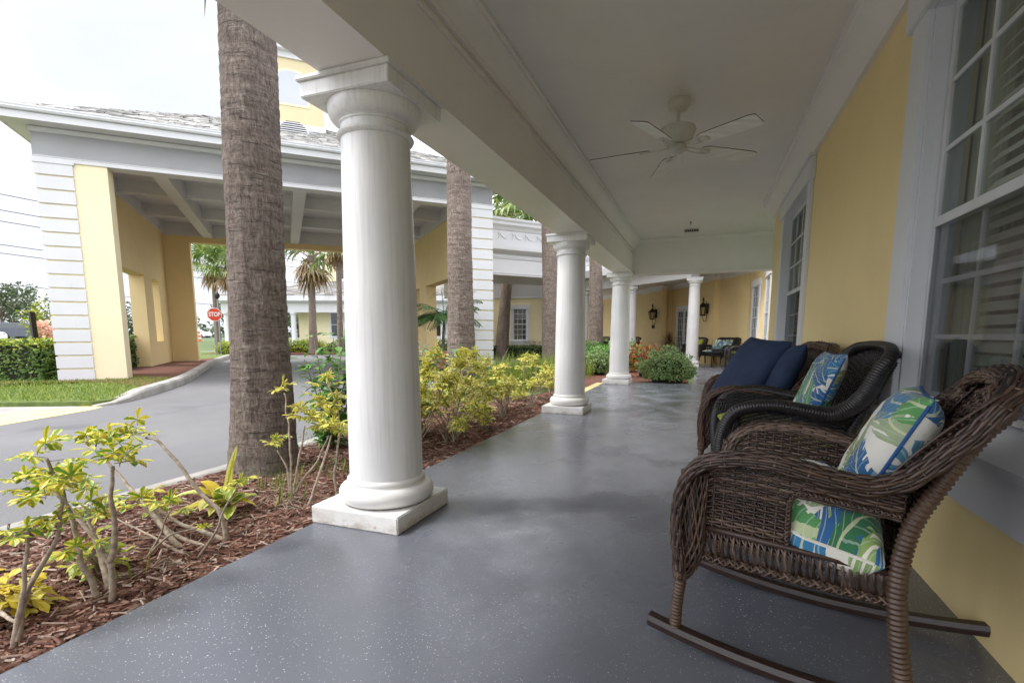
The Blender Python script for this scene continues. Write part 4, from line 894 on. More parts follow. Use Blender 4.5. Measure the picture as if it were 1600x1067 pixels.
DATA={'A': ([[(-2.835, 1.597, -0.03), (-2.842, 1.616, 0.13), (-2.856, 1.617, 0.17), (-2.922, 1.622, 0.228), (-3.037, 1.625, 0.327), (-3.16, 1.625, 0.425), (-3.276, 1.617, 0.525), (-3.368, 1.612, 0.582)], [(-2.856, 1.617, 0.17), (-2.841, 1.632, 0.236), (-2.86, 1.654, 0.446), (-2.864, 1.684, 0.668)], [(-2.906, 1.568, -0.04), (-2.953, 1.568, 0.08), (-2.995, 1.565, 0.17), (-2.998, 1.55, 0.377), (-3.025, 1.54, 0.534), (-3.055, 1.522, 0.641), (-3.078, 1.505, 0.732)], [(-2.907, 1.629, 0.008), (-3.077, 1.694, 0.162), (-3.176, 1.728, 0.284), (-3.215, 1.745, 0.352)]], [(-3.375, 1.61, 0.589, 1), (-3.414, 1.57, 0.56, 0.8), (-3.079, 1.509, 0.768, 1.1), (-3.077, 1.549, 0.658, 0.8), (-2.866, 1.691, 0.722, 1.1), (-2.807, 1.715, 0.741, 1), (-3.211, 1.754, 0.406, 1.1), (-3.07, 1.593, 0.569, 0.8), (-3.346, 1.587, 0.498, 0.9), (-2.965, 1.532, 0.244, 0.9), (-3.109, 1.764, 0.359, 0.7)]), 'B': ([[(-2.815, 1.182, -0.03), (-2.803, 1.205, 0.098), (-2.789, 1.226, 0.217), (-2.786, 1.265, 0.48)], [(-2.798, 1.192, -0.002), (-2.815, 1.245, 0.184), (-2.788, 1.331, 0.347), (-2.765, 1.379, 0.471), (-2.763, 1.392, 0.56), (-2.767, 1.394, 0.584), (-2.808, 1.384, 0.625)], [(-3.069, 1.213, 0.101), (-2.948, 1.204, 0.096), (-2.81, 1.2, 0.083)]], [(-2.792, 1.266, 0.508, 0.9), (-2.841, 1.37, 0.613, 1), (-2.727, 1.422, 0.672, 0.9), (-2.774, 1.379, 0.495, 0.7)]), 'C': ([[(-2.947, 2.379, -0.03), (-3.009, 2.383, 0.163), (-3.085, 2.365, 0.24), (-3.236, 2.335, 0.429), (-3.407, 2.299, 0.63), (-3.497, 2.27, 0.66)], [(-2.959, 2.374, -0.03), (-3.112, 2.327, 0.039), (-3.267, 2.296, 0.083), (-3.469, 2.266, 0.176)], [(-3.045, 2.226, -0.094), (-3.187, 2.187, 0.01), (-3.294, 2.182, 0.111), (-3.391, 2.188, 0.18), (-3.515, 2.207, 0.261), (-3.644, 2.221, 0.324), (-3.79, 2.234, 0.424), (-3.951, 2.246, 0.554)], [(-2.993, 2.303, -0.065), (-3.179, 2.271, -0.022), (-3.328, 2.248, 0.056), (-3.427, 2.23, 0.189)]], [(-3.549, 2.26, 0.729, 1.1), (-3.628, 2.225, 0.694, 0.9), (-3.954, 2.253, 0.612, 1.1), (-4.041, 2.228, 0.665, 0.9), (-3.884, 2.283, 0.639, 1), (-3.446, 2.176, 0.239, 1), (-3.482, 2.314, 0.172, 0.8)]), 'C2': ([[(-2.903, 2.13, -0.03), (-2.816, 2.183, 0.109), (-2.769, 2.219, 0.24), (-2.69, 2.271, 0.403)], [(-3.202, 2.015, -0.054), (-3.148, 2.052, 0.065), (-3.078, 2.106, 0.264)], [(-3.196, 2.021, -0.03), (-3.114, 2.065, 0.065), (-3.049, 2.096, 0.117), (-2.919, 2.15, 0.149)], [(-2.979, 2.104, -0.014), (-3.175, 2.093, 0.045), (-3.32, 2.098, 0.082), (-3.564, 2.071, 0.159)]], [(-2.677, 2.282, 0.447, 0.8), (-3.079, 2.109, 0.288, 0.9), (-2.878, 2.166, 0.157, 0.35)]), 'D': ([[(-3.147, 3.164, -0.03), (-3.183, 3.214, 0.425), (-3.214, 3.238, 0.679), (-3.253, 3.25, 0.869)], [(-3.139, 3.174, 0.018), (-3.134, 3.19, 0.118), (-3.097, 3.245, 0.414), (-3.076, 3.279, 0.599)], [(-3.147, 3.164, -0.03), (-3.187, 3.181, 0.203), (-3.243, 3.179, 0.335), (-3.276, 3.175, 0.398)], [(-3.13, 3.181, 0.044), (-3.102, 3.259, 0.146), (-3.057, 3.344, 0.246), (-3.027, 3.428, 0.381), (-2.985, 3.459, 0.49)]], [(-3.256, 3.257, 0.922, 0.8), (-3.295, 3.18, 0.478, 0.9), (-3.112, 3.283, 0.726, 1), (-3.04, 3.331, 0.647, 1), (-3.0, 3.41, 0.565, 1)]), 'D2': ([[(-2.936, 3.124, -0.03), (-2.882, 3.172, 0.166), (-2.82, 3.227, 0.387), (-2.783, 3.263, 0.547)], [(-2.901, 3.447, -0.125), (-2.955, 3.466, 0.151), (-2.926, 3.515, 0.427), (-2.95, 3.546, 0.703), (-3.043, 3.542, 0.925)]], [(-2.783, 3.277, 0.645, 1.1), (-2.716, 3.291, 0.567, 1), (-3.051, 3.545, 0.969, 1.1), (-2.97, 3.553, 0.814, 1.1), (-3.1, 3.501, 0.786, 1), (-2.949, 3.44, 0.718, 1)])}
def stems_shrub(name,label,key,leaf='variegated_leaf',r0=.017,grp='variegated shrubs in the mulch bed'):
    stems,cl=DATA[key]; t=thing(name,label,'shrub',stems[0][0],0,grp); o=Vector(stems[0][0]); mb=MB()
    for s in stems:
        P,L=resample(catmull(s,6),.025); n=len(P)
        P=[p-o+Vector((mnoise.noise(p*9)*.012,mnoise.noise(p*9+Vector((5,0,0)))*.012,0)) for p in P]
        mb.tube(P,[ (r0*(1-.55*i/n))*(1+.12*mnoise.noise(p*30)) for i,p in enumerate(P)],8)
    mb.build('stem','stem_bark',t,smooth=True); mb=MB()
    for x,y,z,s in cl:
        cluster(mb,Vector((x,y,z))-o,s); 
    mb.build('foliage',[leaf,'stem_bark'],t); return t
stems_shrub('schefflera','leggy variegated shrub with forked pale stems in the near left mulch','A')
stems_shrub('schefflera','thin stemmed variegated shrub at the lower left edge of the picture','B',r0=.014)
stems_shrub('schefflera','variegated shrub with long stems leaning left, between the forked shrub and the palm','C',r0=.018)
stems_shrub('schefflera','thin twiggy shrub crossing in front of the striped ginger','C2',r0=.009)
stems_shrub('schefflera','pale variegated shrub at the foot of the near palm trunk','D','pale_variegated',r0=.012)
stems_shrub('schefflera','pale variegated shrub right against the near column','D2','pale_variegated',r0=.013)
def row_shrub(x,y,h,w,nst,label):
    t=thing('schefflera',label,'shrub',(x,y,-.05),0,'yellow variegated shrubs in a row beyond the near column'); mb=MB(); mc=MB()
    for k in range(max(5,int(nst*.85))):
        az=ru(0,6.28); sp=w*ru(.3,1.45); hh=h*ru(.35,1.12)
        tip=Vector((math.cos(az)*sp,math.sin(az)*sp,hh)); mid=Vector((tip.x*.35+ru(-.05,.05),tip.y*.35+ru(-.05,.05),hh*.45))
        b=Vector((ru(-.08,.08),ru(-.08,.08),0))
        P=catmull([b,mid,tip],5); mb.tube(P,[.011*(1-.5*i/len(P)) for i in range(len(P))],5)
        for q in range(3 if rnd()<.6 else 2):
            cluster(mc,tip+Vector((ru(-.11,.11),ru(-.11,.11),ru(-.12,.06)))*(1 if q else 0),ru(1.0,1.35),n=4,leaflets=7,lf=.10,wd=.034)
        if rnd()<.35: cluster(mc,mid.lerp(tip,.6)+Vector((ru(-.1,.1),ru(-.1,.1),0)),.8,n=3,leaflets=5)
    mb.build('stem','stem_bark',t,smooth=True); mc.build('foliage',['pale_variegated','stem_bark'],t); return t
ORD=['first','second','third','fourth','fifth','sixth','seventh','eighth','ninth','tenth','eleventh','twelfth']
for i,(x,y,h,w,ns) in enumerate([(-3.05,4.9,.85,.34,11),(-3.5,5.4,.98,.36,12),(-3.0,5.75,.72,.36,11),(-3.25,6.3,.92,.36,11),(-2.95,6.7,.55,.3,8),(-3.45,7.1,.95,.32,7),(-3.05,7.8,.6,.42,9),(-3.35,8.5,.85,.35,8),(-3.1,9.3,.7,.42,9),(-3.5,10.1,.85,.4,8),(-3.2,11.0,.8,.4,9),(-3.75,11.9,.75,.4,8),(-3.95,6.3,1.0,.36,9),(-3.9,7.7,1.0,.4,9)]):
    row_shrub(x,y,h,w,ns,f'yellow variegated shrub, {ORD[i]} of the row counted from the near column' if i<12 else ['taller yellow variegated shrub behind the row, nearer the near column','taller yellow variegated shrub behind the row, farther from the near column'][i-12])
def leafy(name,label,cat,loc,h,w,leaf,n,L,W,stems=7,group=None,low=.1):
    t=thing(name,label,cat,loc,0,group); mb=MB(); mc=MB()
    tips=[]
    for k in range(stems):
        az=ru(0,6.28); sp=w*ru(.2,1); hh=h*ru(.5,1.0); P=catmull([(0,0,0),(sp*.4*math.cos(az),sp*.4*math.sin(az),hh*.5),(sp*math.cos(az),sp*math.sin(az),hh)],6)
        mb.tube(P,[.012*(1-.6*i/len(P)) for i in range(len(P))],5); tips.append(P)
    for k in range(n):
        P=tips[k%stems]; i=int(len(P)*ru(low,.999)); az=ru(0,6.28); d=Vector((math.cos(az),math.sin(az),ru(-.3,.8)))
        b=P[i]+Vector((ru(-.03,.03),ru(-.03,.03),ru(-.02,.05))); mc.leaf(b+d*ru(.0,.10),d,(0,0,1),L*ru(.6,1.15),W*ru(.7,1.1),ru(.1,.5))
    mb.build('stem','stem_bark',t); mc.build('foliage',leaf,t); return t
leafy('green_shrub','bright green broad-leaved shrub between the near palm and the near column','shrub',(-4.25,4.95,-.05),1.38,.6,'bright_leaf',700,.15,.095,14)
leafy('green_shrub','dark green broad-leaved shrub just right of the near column','shrub',(-3.7,5.9,-.05),.75,.35,'bright_leaf',260,.15,.09,9)
leafy('vine_clump','grey green vine around the foot of the second palm trunk','vine',(-5.9,9.7,-.05),1.3,.95,'pothos_leaf',560,.19,.15,18)
leafy('gold_shrub','low golden yellow shrub at the bottom left corner','shrub',(-3.12,1.36,-.05),.26,.16,'gold_leaf',110,.085,.05,9)
leafy('gold_shrub','small golden sprig low between the forked stems','shrub',(-3.25,1.78,-.05),.33,.12,'yellow_green_leaf',90,.08,.045,6)
leafy('red_twig','dead reddish twig in front of the right canopy pier','twig',(-5.9,14.3,-.05),1.0,.8,'dead_sprig',40,.05,.02,9,low=.6)
# striped ginger
t=thing('striped_ginger','ginger plant with broad yellow striped leaves on the mulch by the curb','plant',(-3.62,3.02,-.05),0)
mc=MB()
def blade(mb,p,d,L,W,droop,m=0,n=7):
    P=Vector(p); d=Vector(d).normalized(); side=d.cross(Vector((0,0,1))); side=side.normalized() if side.length>.05 else Vector((1,0,0)); vs=[];uv_=[]
    for i in range(n+1):
        t_=i/n; c=P+d*L*t_-Vector((0,0,droop*L*t_*t_)); w=W*.5*math.sin(math.pi*min(1,.08+t_*.92))**.7*(1 if t_<.97 else .1); up=Vector((0,0,w*.35))
        vs+= [tuple(c-side*w+up),tuple(c),tuple(c+side*w+up)]; uv_+=[(0,t_),(.5,t_),(1,t_)]
    fs=[]
    for i in range(n): a=i*3; fs+=[(a,a+1,a+4,a+3),(a+1,a+2,a+5,a+4)]
    mb.add(vs,fs,m,uv_)
gb=Vector((.18,-.25,.08))
for d,L,W,dr,m in (((-.9,-.55,.75),.62,.10,.55,0),((.1,.15,1.9),.50,.085,.0,1),((.45,.1,1.6),.55,.085,.1,0),((.5,-.3,.5),.42,.13,.35,0),((-.35,-.4,.9),.42,.12,.35,1),((-.2,.6,.7),.4,.1,.4,0),((.8,.2,.9),.40,.10,.35,0),((.3,-.7,.5),.38,.12,.45,0),((-.6,-.1,1.0),.45,.11,.4,1),((.55,-.5,.15),.35,.11,.2,0),((-.45,-.75,.15),.42,.09,.3,1),((-.3,-.2,.25),.4,.08,.5,0),((.0,-.3,1.3),.3,.1,.5,0)):
    blade(mc,gb+Vector((ru(-.04,.04),ru(-.04,.04),ru(-.05,.05))),d,L*.92,W,dr,m)
for q in range(7): az=ru(0,6.28); blade(mc,gb*.8,(math.cos(az),math.sin(az),ru(.1,.9)),ru(.2,.36),ru(.06,.1),ru(.3,.7),q%2)
mc.build('leaves',['striped_leaf','gold_leaf'],t)
mb=MB()
for q in range(5): mb.tube([(gb.x*.6+ru(-.03,.03),gb.y*.6+ru(-.03,.03),-.02),tuple(gb+Vector((ru(-.03,.03),ru(-.03,.03),.03)))],.010,5)
mb.build('stem','stem_bark',t)
# grass sprigs
def tuft(name,label,loc,n,h,spread,mat='grass_blade',w=.006,cat='grass'):
    mb=MB()
    for k in range(n):
        az=ru(0,6.28); r_=spread*math.sqrt(rnd()); p=Vector((r_*math.cos(az),r_*math.sin(az),0)); d=Vector((ru(-.35,.35),ru(-.35,.35),1)); blade(mb,p,d,h*ru(.5,1.1),w,ru(0,.3),0,4)
    return tag(mb.build(name,mat,loc=loc),label,cat,None,'stuff')
tuft('grass','thin green grass shoots in the mulch before the near palm',(-3.55,3.45,-.05),70,.22,.22)
tuft('grass','sparse yellow green shoots between the near palm and the column',(-3.45,4.0,-.05),60,.2,.3)
tuft('grass','few long grass blades at the foot of the pale shrub',(-3.12,3.1,-.05),8,.32,.12,w=.012)
tuft('grass','few long grass blades standing in the near mulch',(-3.02,1.75,-.05),6,.24,.12,w=.012)
tuft('ornamental_grass','fine green fountain grass beyond the row of yellow shrubs',(-4.8,12.6,-.05),1500,1.0,1.25,w=.010)
tuft('ornamental_grass','fine green fountain grass in front of the third palm trunk',(-4.9,16.5,-.05),1300,.85,1.6,w=.012)
# ground cover by the curb
mb=MB()
for k in range(700):
    y=ru(.8,2.9); x=-4.5+ru(0,.25)*(1 if y<2.4 else .5); mb.leaf((x,y,-.045+ru(0,.05)),(ru(-1,1),ru(-1,1),ru(.1,.9)),(0,0,1),ru(.02,.045),ru(.012,.025),.3)
for k in range(260):
    y=ru(4.6,7); x=-4.75-(y-4.6)*.22+ru(-.2,.2); mb.leaf((x,y,-.045+ru(0,.05)),(ru(-1,1),ru(-1,1),ru(.1,.9)),(0,0,1),ru(.02,.045),ru(.012,.025),.3)
tag(mb.build('ground_cover','hedge_leaf'),'small creeping green weeds along the concrete curb','ground cover',kind='stuff')
# fallen twigs
mb=MB()
for k in range(90):
    cx_,cy_=random.choice(((-3.05,3.15),(-2.95,2.0),(-3.2,3.2),(-3.1,2.5))); x=cx_+random.gauss(0,.16); y=cy_+random.gauss(0,.16); a=ru(0,6.28); L=ru(.05,.2)
    if x>-2.66: continue
    mb.tube([(x,y,-.03),(x+math.cos(a)*L*.5,y+math.sin(a)*L*.5,-.02+ru(0,.03)),(x+math.cos(a+.3)*L,y+math.sin(a+.3)*L,-.03)],.003,4)
tag(mb.build('fallen_twigs','stem_bark'),'dry fallen twigs lying on the mulch under the shrubs','twigs',kind='stuff')
# hedges and mounds: leaves spread through a rounded volume
def hedge(name,label,cat,loc,size,rz,leaf,n,L,group=None,shape='box',top_leaf=None):
    t=thing(name,label,cat,loc,rz,group); mc=MB(); sx,sy,sz=size
    for k in range(n):
        if shape=='box':
            f=rnd(); x=ru(-1,1);y=ru(-1,1);z=ru(0,1)
            c=rnd()
            if c<.35: z=1-abs(random.gauss(0,.04))
            elif c<.75: y=random.choice((-1,1))*(1-abs(random.gauss(0,.06)))
            else: x=random.choice((-1,1))*(1-abs(random.gauss(0,.02)))
            q=1+.09*mnoise.noise(Vector((x*sx*1.5,y*2,z*2)))+(.10*rnd() if rnd()<.05 else 0)
            p=Vector((x*sx/2*min(q,1.02),y*sy/2*q,z*sz*q)); nrm=Vector((x*.3,y*1.0,(z-.4)))
        else:
            az=ru(0,6.28); el=math.asin(ru(-.35,1)); rr=1-abs(random.gauss(0,.10)); dv=Vector((math.cos(az)*math.cos(el),math.sin(az)*math.cos(el),math.sin(el)))
            rr*=1+.30*mnoise.noise(dv*2.6+Vector(loc))+(.16*rnd() if rnd()<.06 else 0); p=Vector((dv.x*sx/2*rr,dv.y*sy/2*rr,(dv.z*.62+.38)*sz*rr)); nrm=dv
        d=Vector((ru(-1,1),ru(-1,1),ru(-.6,1)))+nrm*.8; mc.leaf(p,d,nrm+Vector((0,0,.4)),L*ru(.6,1.2),L*.5*ru(.7,1.2),ru(0,.4),1 if (top_leaf and (z>.8 if shape=='box' else 0) and rnd()<.6) else 0)
    mb=MB()
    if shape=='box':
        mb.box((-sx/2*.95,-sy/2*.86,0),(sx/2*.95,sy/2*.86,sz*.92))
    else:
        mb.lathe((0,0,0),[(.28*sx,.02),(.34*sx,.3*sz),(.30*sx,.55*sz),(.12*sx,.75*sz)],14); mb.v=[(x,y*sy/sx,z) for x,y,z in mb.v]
    for q in range(9): a=ru(0,6.28); mb.tube([(ru(-.4,.4)*sx*.7,ru(-.3,.3)*sy,-.02),(ru(-.45,.45)*sx*.8,ru(-.4,.4)*sy*.8,sz*.7)],.012,4)
    mc.build('foliage',[leaf]+([top_leaf] if top_leaf else []),t)
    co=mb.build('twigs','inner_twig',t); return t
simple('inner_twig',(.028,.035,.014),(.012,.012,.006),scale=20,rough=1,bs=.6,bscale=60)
hedge('clipped_hedge','long clipped green hedge left of the left canopy pier','hedge',(-21.4,8.45,0),(6.6,1.3,1.14),math.atan2(.6,1.6),'hedge_leaf',9000,.11,top_leaf='yellow_green_leaf')
hedge('clipped_hedge','clipped hedge seen through the side opening of the canopy','hedge',(-23.5,14.8,0),(8,1.2,1.25),PA+R(90),'hedge_leaf',4500,.12)
G1='clipped round bushes beside the porch'
hedge('round_bush','wide clipped green bush at the porch edge in front of the slender far column','bush',(-.94,15.5,-.06),(1.5,1.3,.95),0,'holly_leaf',4200,.075,G1,'round')
hedge('round_bush','rounded green bush just left of the corner column, nearest the lawn','bush',(-3.55,17.9,-.06),(1.2,1.2,.85),0,'holly_leaf',2600,.08,G1,'round')
hedge('round_bush','green bush between the palm trunk and the corner column','bush',(-3.0,19.5,-.06),(2.2,1.3,1.1),.3,'bright_leaf',2600,.10,G1,'round')
hedge('round_bush','green bush at the foot of the palm trunk beside the second column','bush',(-4.6,21.5,-.06),(2.0,1.3,1.0),.3,'bright_leaf',2200,.11,G1,'round')
t=hedge('croton','red and orange croton between the corner column and the clipped bush','croton',(-1.85,17.4,-.06),(1.3,1.1,1.05),0,'croton_leaf',560,.15,None,'round')
for o in kids(t):
    if o.name.startswith('twigs'): o.scale=(.3,.3,.5)
hedge('low_hedge','dark green low planting below the window of the yellow wing','hedge',(-10.1,29.3,0),(7.5,1.1,.62),math.atan2(ax.y,ax.x) if 0 else .355,'cover_leaf',4200,.13,None)
leafy('dead_sprig_plant','brown flower heads sticking out of the dark low planting','plant',(-9.5,29.8,.5),.55,1.1,'dead_sprig',120,.10,.06,16,low=.8)
for x,y,sx,h,l,m in ((-29.5,28.4,1.6,.95,'yellow green flowering shrubs at the foot of the palms by the stop sign','yellow_green_leaf'),(-31.6,26.6,1.4,.95,'golden yellow shrub at the stop sign post','yellow_green_leaf'),(-28.6,30.9,4.2,1.05,'low yellow green hedge in front of the small building, left part','yellow_green_leaf'),(-25.5,31.8,2.6,1.0,'low green hedge in front of the small building, right part','hedge_leaf'),(-26.0,33.8,2.6,1.9,'taller bright green shrub below the small building window','bright_leaf'),(-18,34.5,5,1.0,'dark green shrubs seen through the right side openings','hedge_leaf')):
    hedge('yellow_shrub' if m[0]=='y' else 'green_hedge',l,'shrub',(x,y,-.1),(sx,1.2,h),.36,m,int(700*sx),.14,None,'round')
sheet('mulch_bed','mulch',[[(-33.5,26.2),(-27.5,28.6),(-23.5,30.6),(-24.3,32.8),(-28.6,31.9),(-34.5,28.2)]],.02,.15)
leafy('young_tree','yellow green young tree behind the clipped hedge at left','tree',(-31.6,16.0,-.1),3.1,1.0,'yellow_green_leaf',1300,.22,.14,22,low=.35)
# pink blossom on the hedge
t=thing('pink_hibiscus','pale pink blossom mass above the clipped hedge beside the black post','flower',(-29.1,14.9,-.1),0)
mb=MB(); mb.tube([(0,0,0),(.05,0,1.5)],.03,5); mb.build('stem','stem_bark',t); mb=MB()
for k in range(170):
    d=Vector((random.gauss(0,1),random.gauss(0,1),random.gauss(0,.8))).normalized(); c_=random.choice((Vector((-.15,0,1.75)),Vector((.3,.12,1.58)),Vector((.05,0,1.6)))); mb.leaf(c_+d*.24,d+Vector((0,0,.2)),(0,0,1),.24,.2,.2)
mb.build('petals','pink_petal',t)
mb=MB(); mb.bevbox((-.09,-.09,0),(.09,.09,2.45),.02); o=mb.build('black_post','black_metal',loc=(-27.4,13.6,-.1)); o.rotation_euler=(0,R(-3),0); tag(o,'short black post standing behind the clipped hedge','post')
# lawn blades near the left curb
mb=MB(); lp=curbL[:6]+[(-19,9.5),(-19.4,8.3),(-22.5,7.1),(-23,3.5),(-13.6,5.8)]
k=0
while k<11000:
    x,y=ru(-22,-11.7),ru(5.7,11)
    if not inpoly(x,y,lp): continue
    k+=1; L=ru(.04,.09); a=ru(0,6.28); mb.add([(x,y,0),(x+.02*math.cos(a),y+.02*math.sin(a),0),(x+ru(-.04,.04),y+ru(-.04,.04),L)],[(0,1,2)],0,[(.5,0)]*3)
for k in range(9000):
    x,y=ru(-9,-3.8),ru(9,23)
    if x>-4.3 and y<12 or x<-4.9-(y-8.6)*.5: continue
    L=ru(.05,.12); a=ru(0,6.28); mb.add([(x,y,-.045),(x+.025*math.cos(a),y+.025*math.sin(a),-.045),(x+ru(-.05,.05),y+ru(-.05,.05),L-.045)],[(0,1,2)],0,[(.5,0)]*3)
tag(mb.build('grass','grass_blade'),'short lawn grass by the driveway curb and beyond the shrubs','grass',kind='stuff')
# potted palm
t=thing('potted_palm','feathery dark green palm in a terracotta pot beside the second palm trunk','potted plant',(-9.1,16.9,.05),0); t.scale=(1.2,1.2,1.2)
mb=MB(); mb.lathe((0,0,0),[(.20,0),(.27,.1),(.36,.42),(.40,.5),(.43,.5),(.43,.58),(.38,.58),(.36,.52)],28); smooth_auto(mb.build('pot','terracotta',t))
mb=MB(); mb.tube([(0,0,.45),(.02,0,1.0),(.04,.02,1.55)],[.07,.05,.035],8); mb.build('trunk','tree_bark',t)
mb=MB()
for k in range(24):
    az=6.28*k/24*2.6+ru(-.2,.2); el=ru(.35,1.3); L=ru(1.1,1.5); P=[Vector((.04,.02,1.5))]; d=Vector((math.cos(az)*math.cos(el),math.sin(az)*math.cos(el),math.sin(el)))
    for i in range(12): P.append(P[-1]+d*L/12); d=(d-Vector((0,0,.14))).normalized()
    mb.tube(P,.012,4)
    for i in range(2,13):
        dd=(P[i]-P[i-1]).normalized(); sd=dd.cross(Vector((0,0,1)));sd=sd.normalized() if sd.length>.1 else Vector((1,0,0))
        for s in (-1,1):
            for h_ in (0,.5): mb.leaf(P[i-1].lerp(P[i],h_),dd*.6+sd*s,(0,0,1),.42*math.sin(math.pi*min(1,(i+2)/15))+.1,.032,.35)
mb.build('fronds','dark_palm_leaf',t)
# planter on far porch
t=thing('potted_dracaena','spiky dark red plant in a dark pot by the far shaded wall','potted plant',(-1.75,29.2,0),0)
mb=MB(); mb.lathe((0,0,0),[(.2,0),(.3,.35),(.33,.5),(.28,.5)],18); smooth_auto(mb.build('pot','brown_pot',t)); mb=MB(); mb.tube([(0,0,.4),(0,0,.9)],.04,6); mb.build('stem','tree_bark',t); mb=MB()
for k in range(160): az=ru(0,6.28); el=R(ru(-50,85)); blade(mb,(0,0,ru(.85,1.15)),(math.cos(az)*math.cos(el),math.sin(az)*math.cos(el),math.sin(el)),ru(.4,.75),.03,ru(0,.4),0,4)
mb.build('leaves','dead_sprig',t)
# ================================================================ STREET THINGS
t=thing('stop_sign','red octagonal stop sign on a steel post beside the two palms','stop sign',(-30.55,25.0,-.1),0)
R0=.46; fz=2.78; face=math.atan2(-25,30.55)
hd=bpy.data.objects.new
def octo(r,y,m,nm,par,th=.012):
    p=[(r*math.cos(R(22.5+45*k)),r*math.sin(R(22.5+45*k))) for k in range(8)]; mb=MB(); mb.add([(x,y,z) for x,z in p]+[(x,y+th,z) for x,z in p],[tuple(range(8)),tuple(range(8,16))[::-1]]+[(k,8+k,8+(k+1)%8,(k+1)%8) for k in range(8)]); o=mb.build(nm,m,par); return o
t.rotation_euler=(0,0,math.atan2(25.0,-30.55)-math.pi/2-R(0)+0)
t.rotation_euler=(0,0,R(50.7))
for o in (octo(R0,0,'sign_white','sign_plate',t),octo(R0*.93,-.005,'stop_red','sign_face',t,.004)): o.location=(0,-.04,fz)
cu=bpy.data.curves.new('lettering','FONT'); cu.body='STOP'; cu.size=.36; cu.align_x='CENTER'; cu.align_y='CENTER'; cu.extrude=.003; cu.offset=.009; cu.materials.append(MATS['sign_white'])
tmp=bpy.data.objects.new('tmp',cu); COL.objects.link(tmp); bpy.context.view_layer.update(); me_=bpy.data.meshes.new_from_object(tmp.evaluated_get(bpy.context.evaluated_depsgraph_get())); me_.name='lettering'; bpy.data.objects.remove(tmp)
o=bpy.data.objects.new('lettering',me_); COL.objects.link(o); o.parent=t; o.rotation_euler=(R(90),0,0); o.location=(0,-.052,fz); o.scale=(.78,1.1,1)
mb=MB(); mb.box((-.045,-.02,0),(.045,.02,3.25)); mb.build('post','steel',t)
t=thing('lamp_post','thin dark lamp post just behind the stop sign','lamp post',(-31.4,26.0,-.1),0)
mb=MB(); mb.tube([(0,0,0),(0,0,3.9)],.04,8); mb.build('pole','steel',t); mb=MB(); mb.lathe((0,0,3.9),[(.08,0),(.17,.12),(.17,.3),(.06,.42)],10); mb.build('lamp_head','black_metal',t)
t=thing('traffic_barrel','orange and white traffic barrel on the far verge','barrel',(-51,39.5,.45),0)
mb=MB(); mb.lathe((0,0,0),[(.42,0),(.38,.1),(.36,.45)],18); mb.lathe((0,0,0),[(.34,.62),(.32,.85)],18); mb.lathe((0,0,0),[(.3,1.0),(.27,1.25)],18); mb.build('band','orange_plastic',t)
mb=MB(); mb.lathe((0,0,0),[(.355,.45),(.34,.62)],18); mb.lathe((0,0,0),[(.318,.85),(.3,1.0)],18); mb.build('stripe','sign_white',t)
def car(label,loc,rz,body,L=5.6,H=1.75,W=2.2,suv=False):
    t=thing('parked_car',label,'car',loc,rz)
    if suv: top=[(-.5,.32),(-.5,.62),(-.47,.66),(-.44,.97),(-.40,1.0),(.10,1.0),(.24,.66),(.46,.58),(.5,.46),(.5,.26)]
    else: top=[(-.5,.3),(-.5,.62),(-.38,.68),(-.24,.98),(.06,1.0),(.22,.70),(.46,.60),(.5,.46),(.5,.24)]
    low=[(.42,.16),(-.42,.16)]
    prof=[(x*L,z*H) for x,z in top+low]; n=len(prof); mb=MB()
    def yw(z): return W/2*(1-.18*max(0,(z/H-.6)/.4))
    vs=[(x,-yw(z),z) for x,z in prof]+[(x,yw(z),z) for x,z in prof]; mb.add(vs,[tuple(range(n)),tuple(range(n,2*n))[::-1]]+[(k,n+k,n+(k+1)%n,(k+1)%n) for k in range(n)]); mb.build('body',body,t)
    zt,zb=.94*H,.66*H; x0,x1=(-.42,.08) if suv else (-.24,.05); x2=(.22 if suv else .19)
    for s in (-1,1):
        mb=MB(); 
        for a,b in ((0,.31),(.34,.64),(.67,1)):
            xa,xb=x0+(x1-x0)*a,x0+(x1-x0)*b; xb2=xb+(x2-x1)*(b>.9); xa2=xa-(0 if suv else .1)*(a==0)
            mb.add([(xa2*L,s*(yw(zb)+.012),zb),(xb2*L,s*(yw(zb)+.012),zb),(xb*L,s*(yw(zt)+.012),zt),(xa*L,s*(yw(zt)+.012),zt)],[(0,1,2,3)])
        mb.build('side_windows','car_glass',t)
    mb=MB(); mb.add([((.245 if suv else .225)*L,-W*.40,zb),((.245 if suv else .225)*L,W*.40,zb),(.118*L if suv else .075*L,W*.36,zt+.02),(.118*L if suv else .075*L,-W*.36,zt+.02)],[(0,1,2,3)]); mb.build('windscreen','car_glass',t)
    for x in (-.31,.33):
        for s in (-1,1):
            c=(x*L,s*W*.46,.19*H+.08); mb=MB(); r=.37 if not suv else .42
            mb.tube([(c[0],c[1]-.13,r),(c[0],c[1]+.13,r)],r,20); w=mb.build('wheel','tyre',t)
            mb=MB(); mb.tube([(c[0],c[1]+s*.13,r),(c[0],c[1]+s*.15,r)],r*.6,10); mb.build('rim','chrome',w)
    for s in (-1,1):
        mb=MB(); mb.box((.485*L,s*W*.36-.14,.5*H),(.5*L+.01,s*W*.36+.14,.56*H)); mb.build('headlight','chrome',t)
    return t
sd=math.atan2(200,50)
car('dark SUV driving on the street beyond the hedge at far left',(-86.5,42.2,.73),R(25),'car_dark',6.6,2.25,2.4,True)
car('white car half hidden by the hedge, in front of the dark SUV',(-76.9,32.2,.5),R(25),'car_white',5.8,1.85,2.2)
car('white sedan on the street seen through the canopy behind the stop sign',(-93.5,71.8,.73),R(22),'car_white',5.6,1.85,2.2)
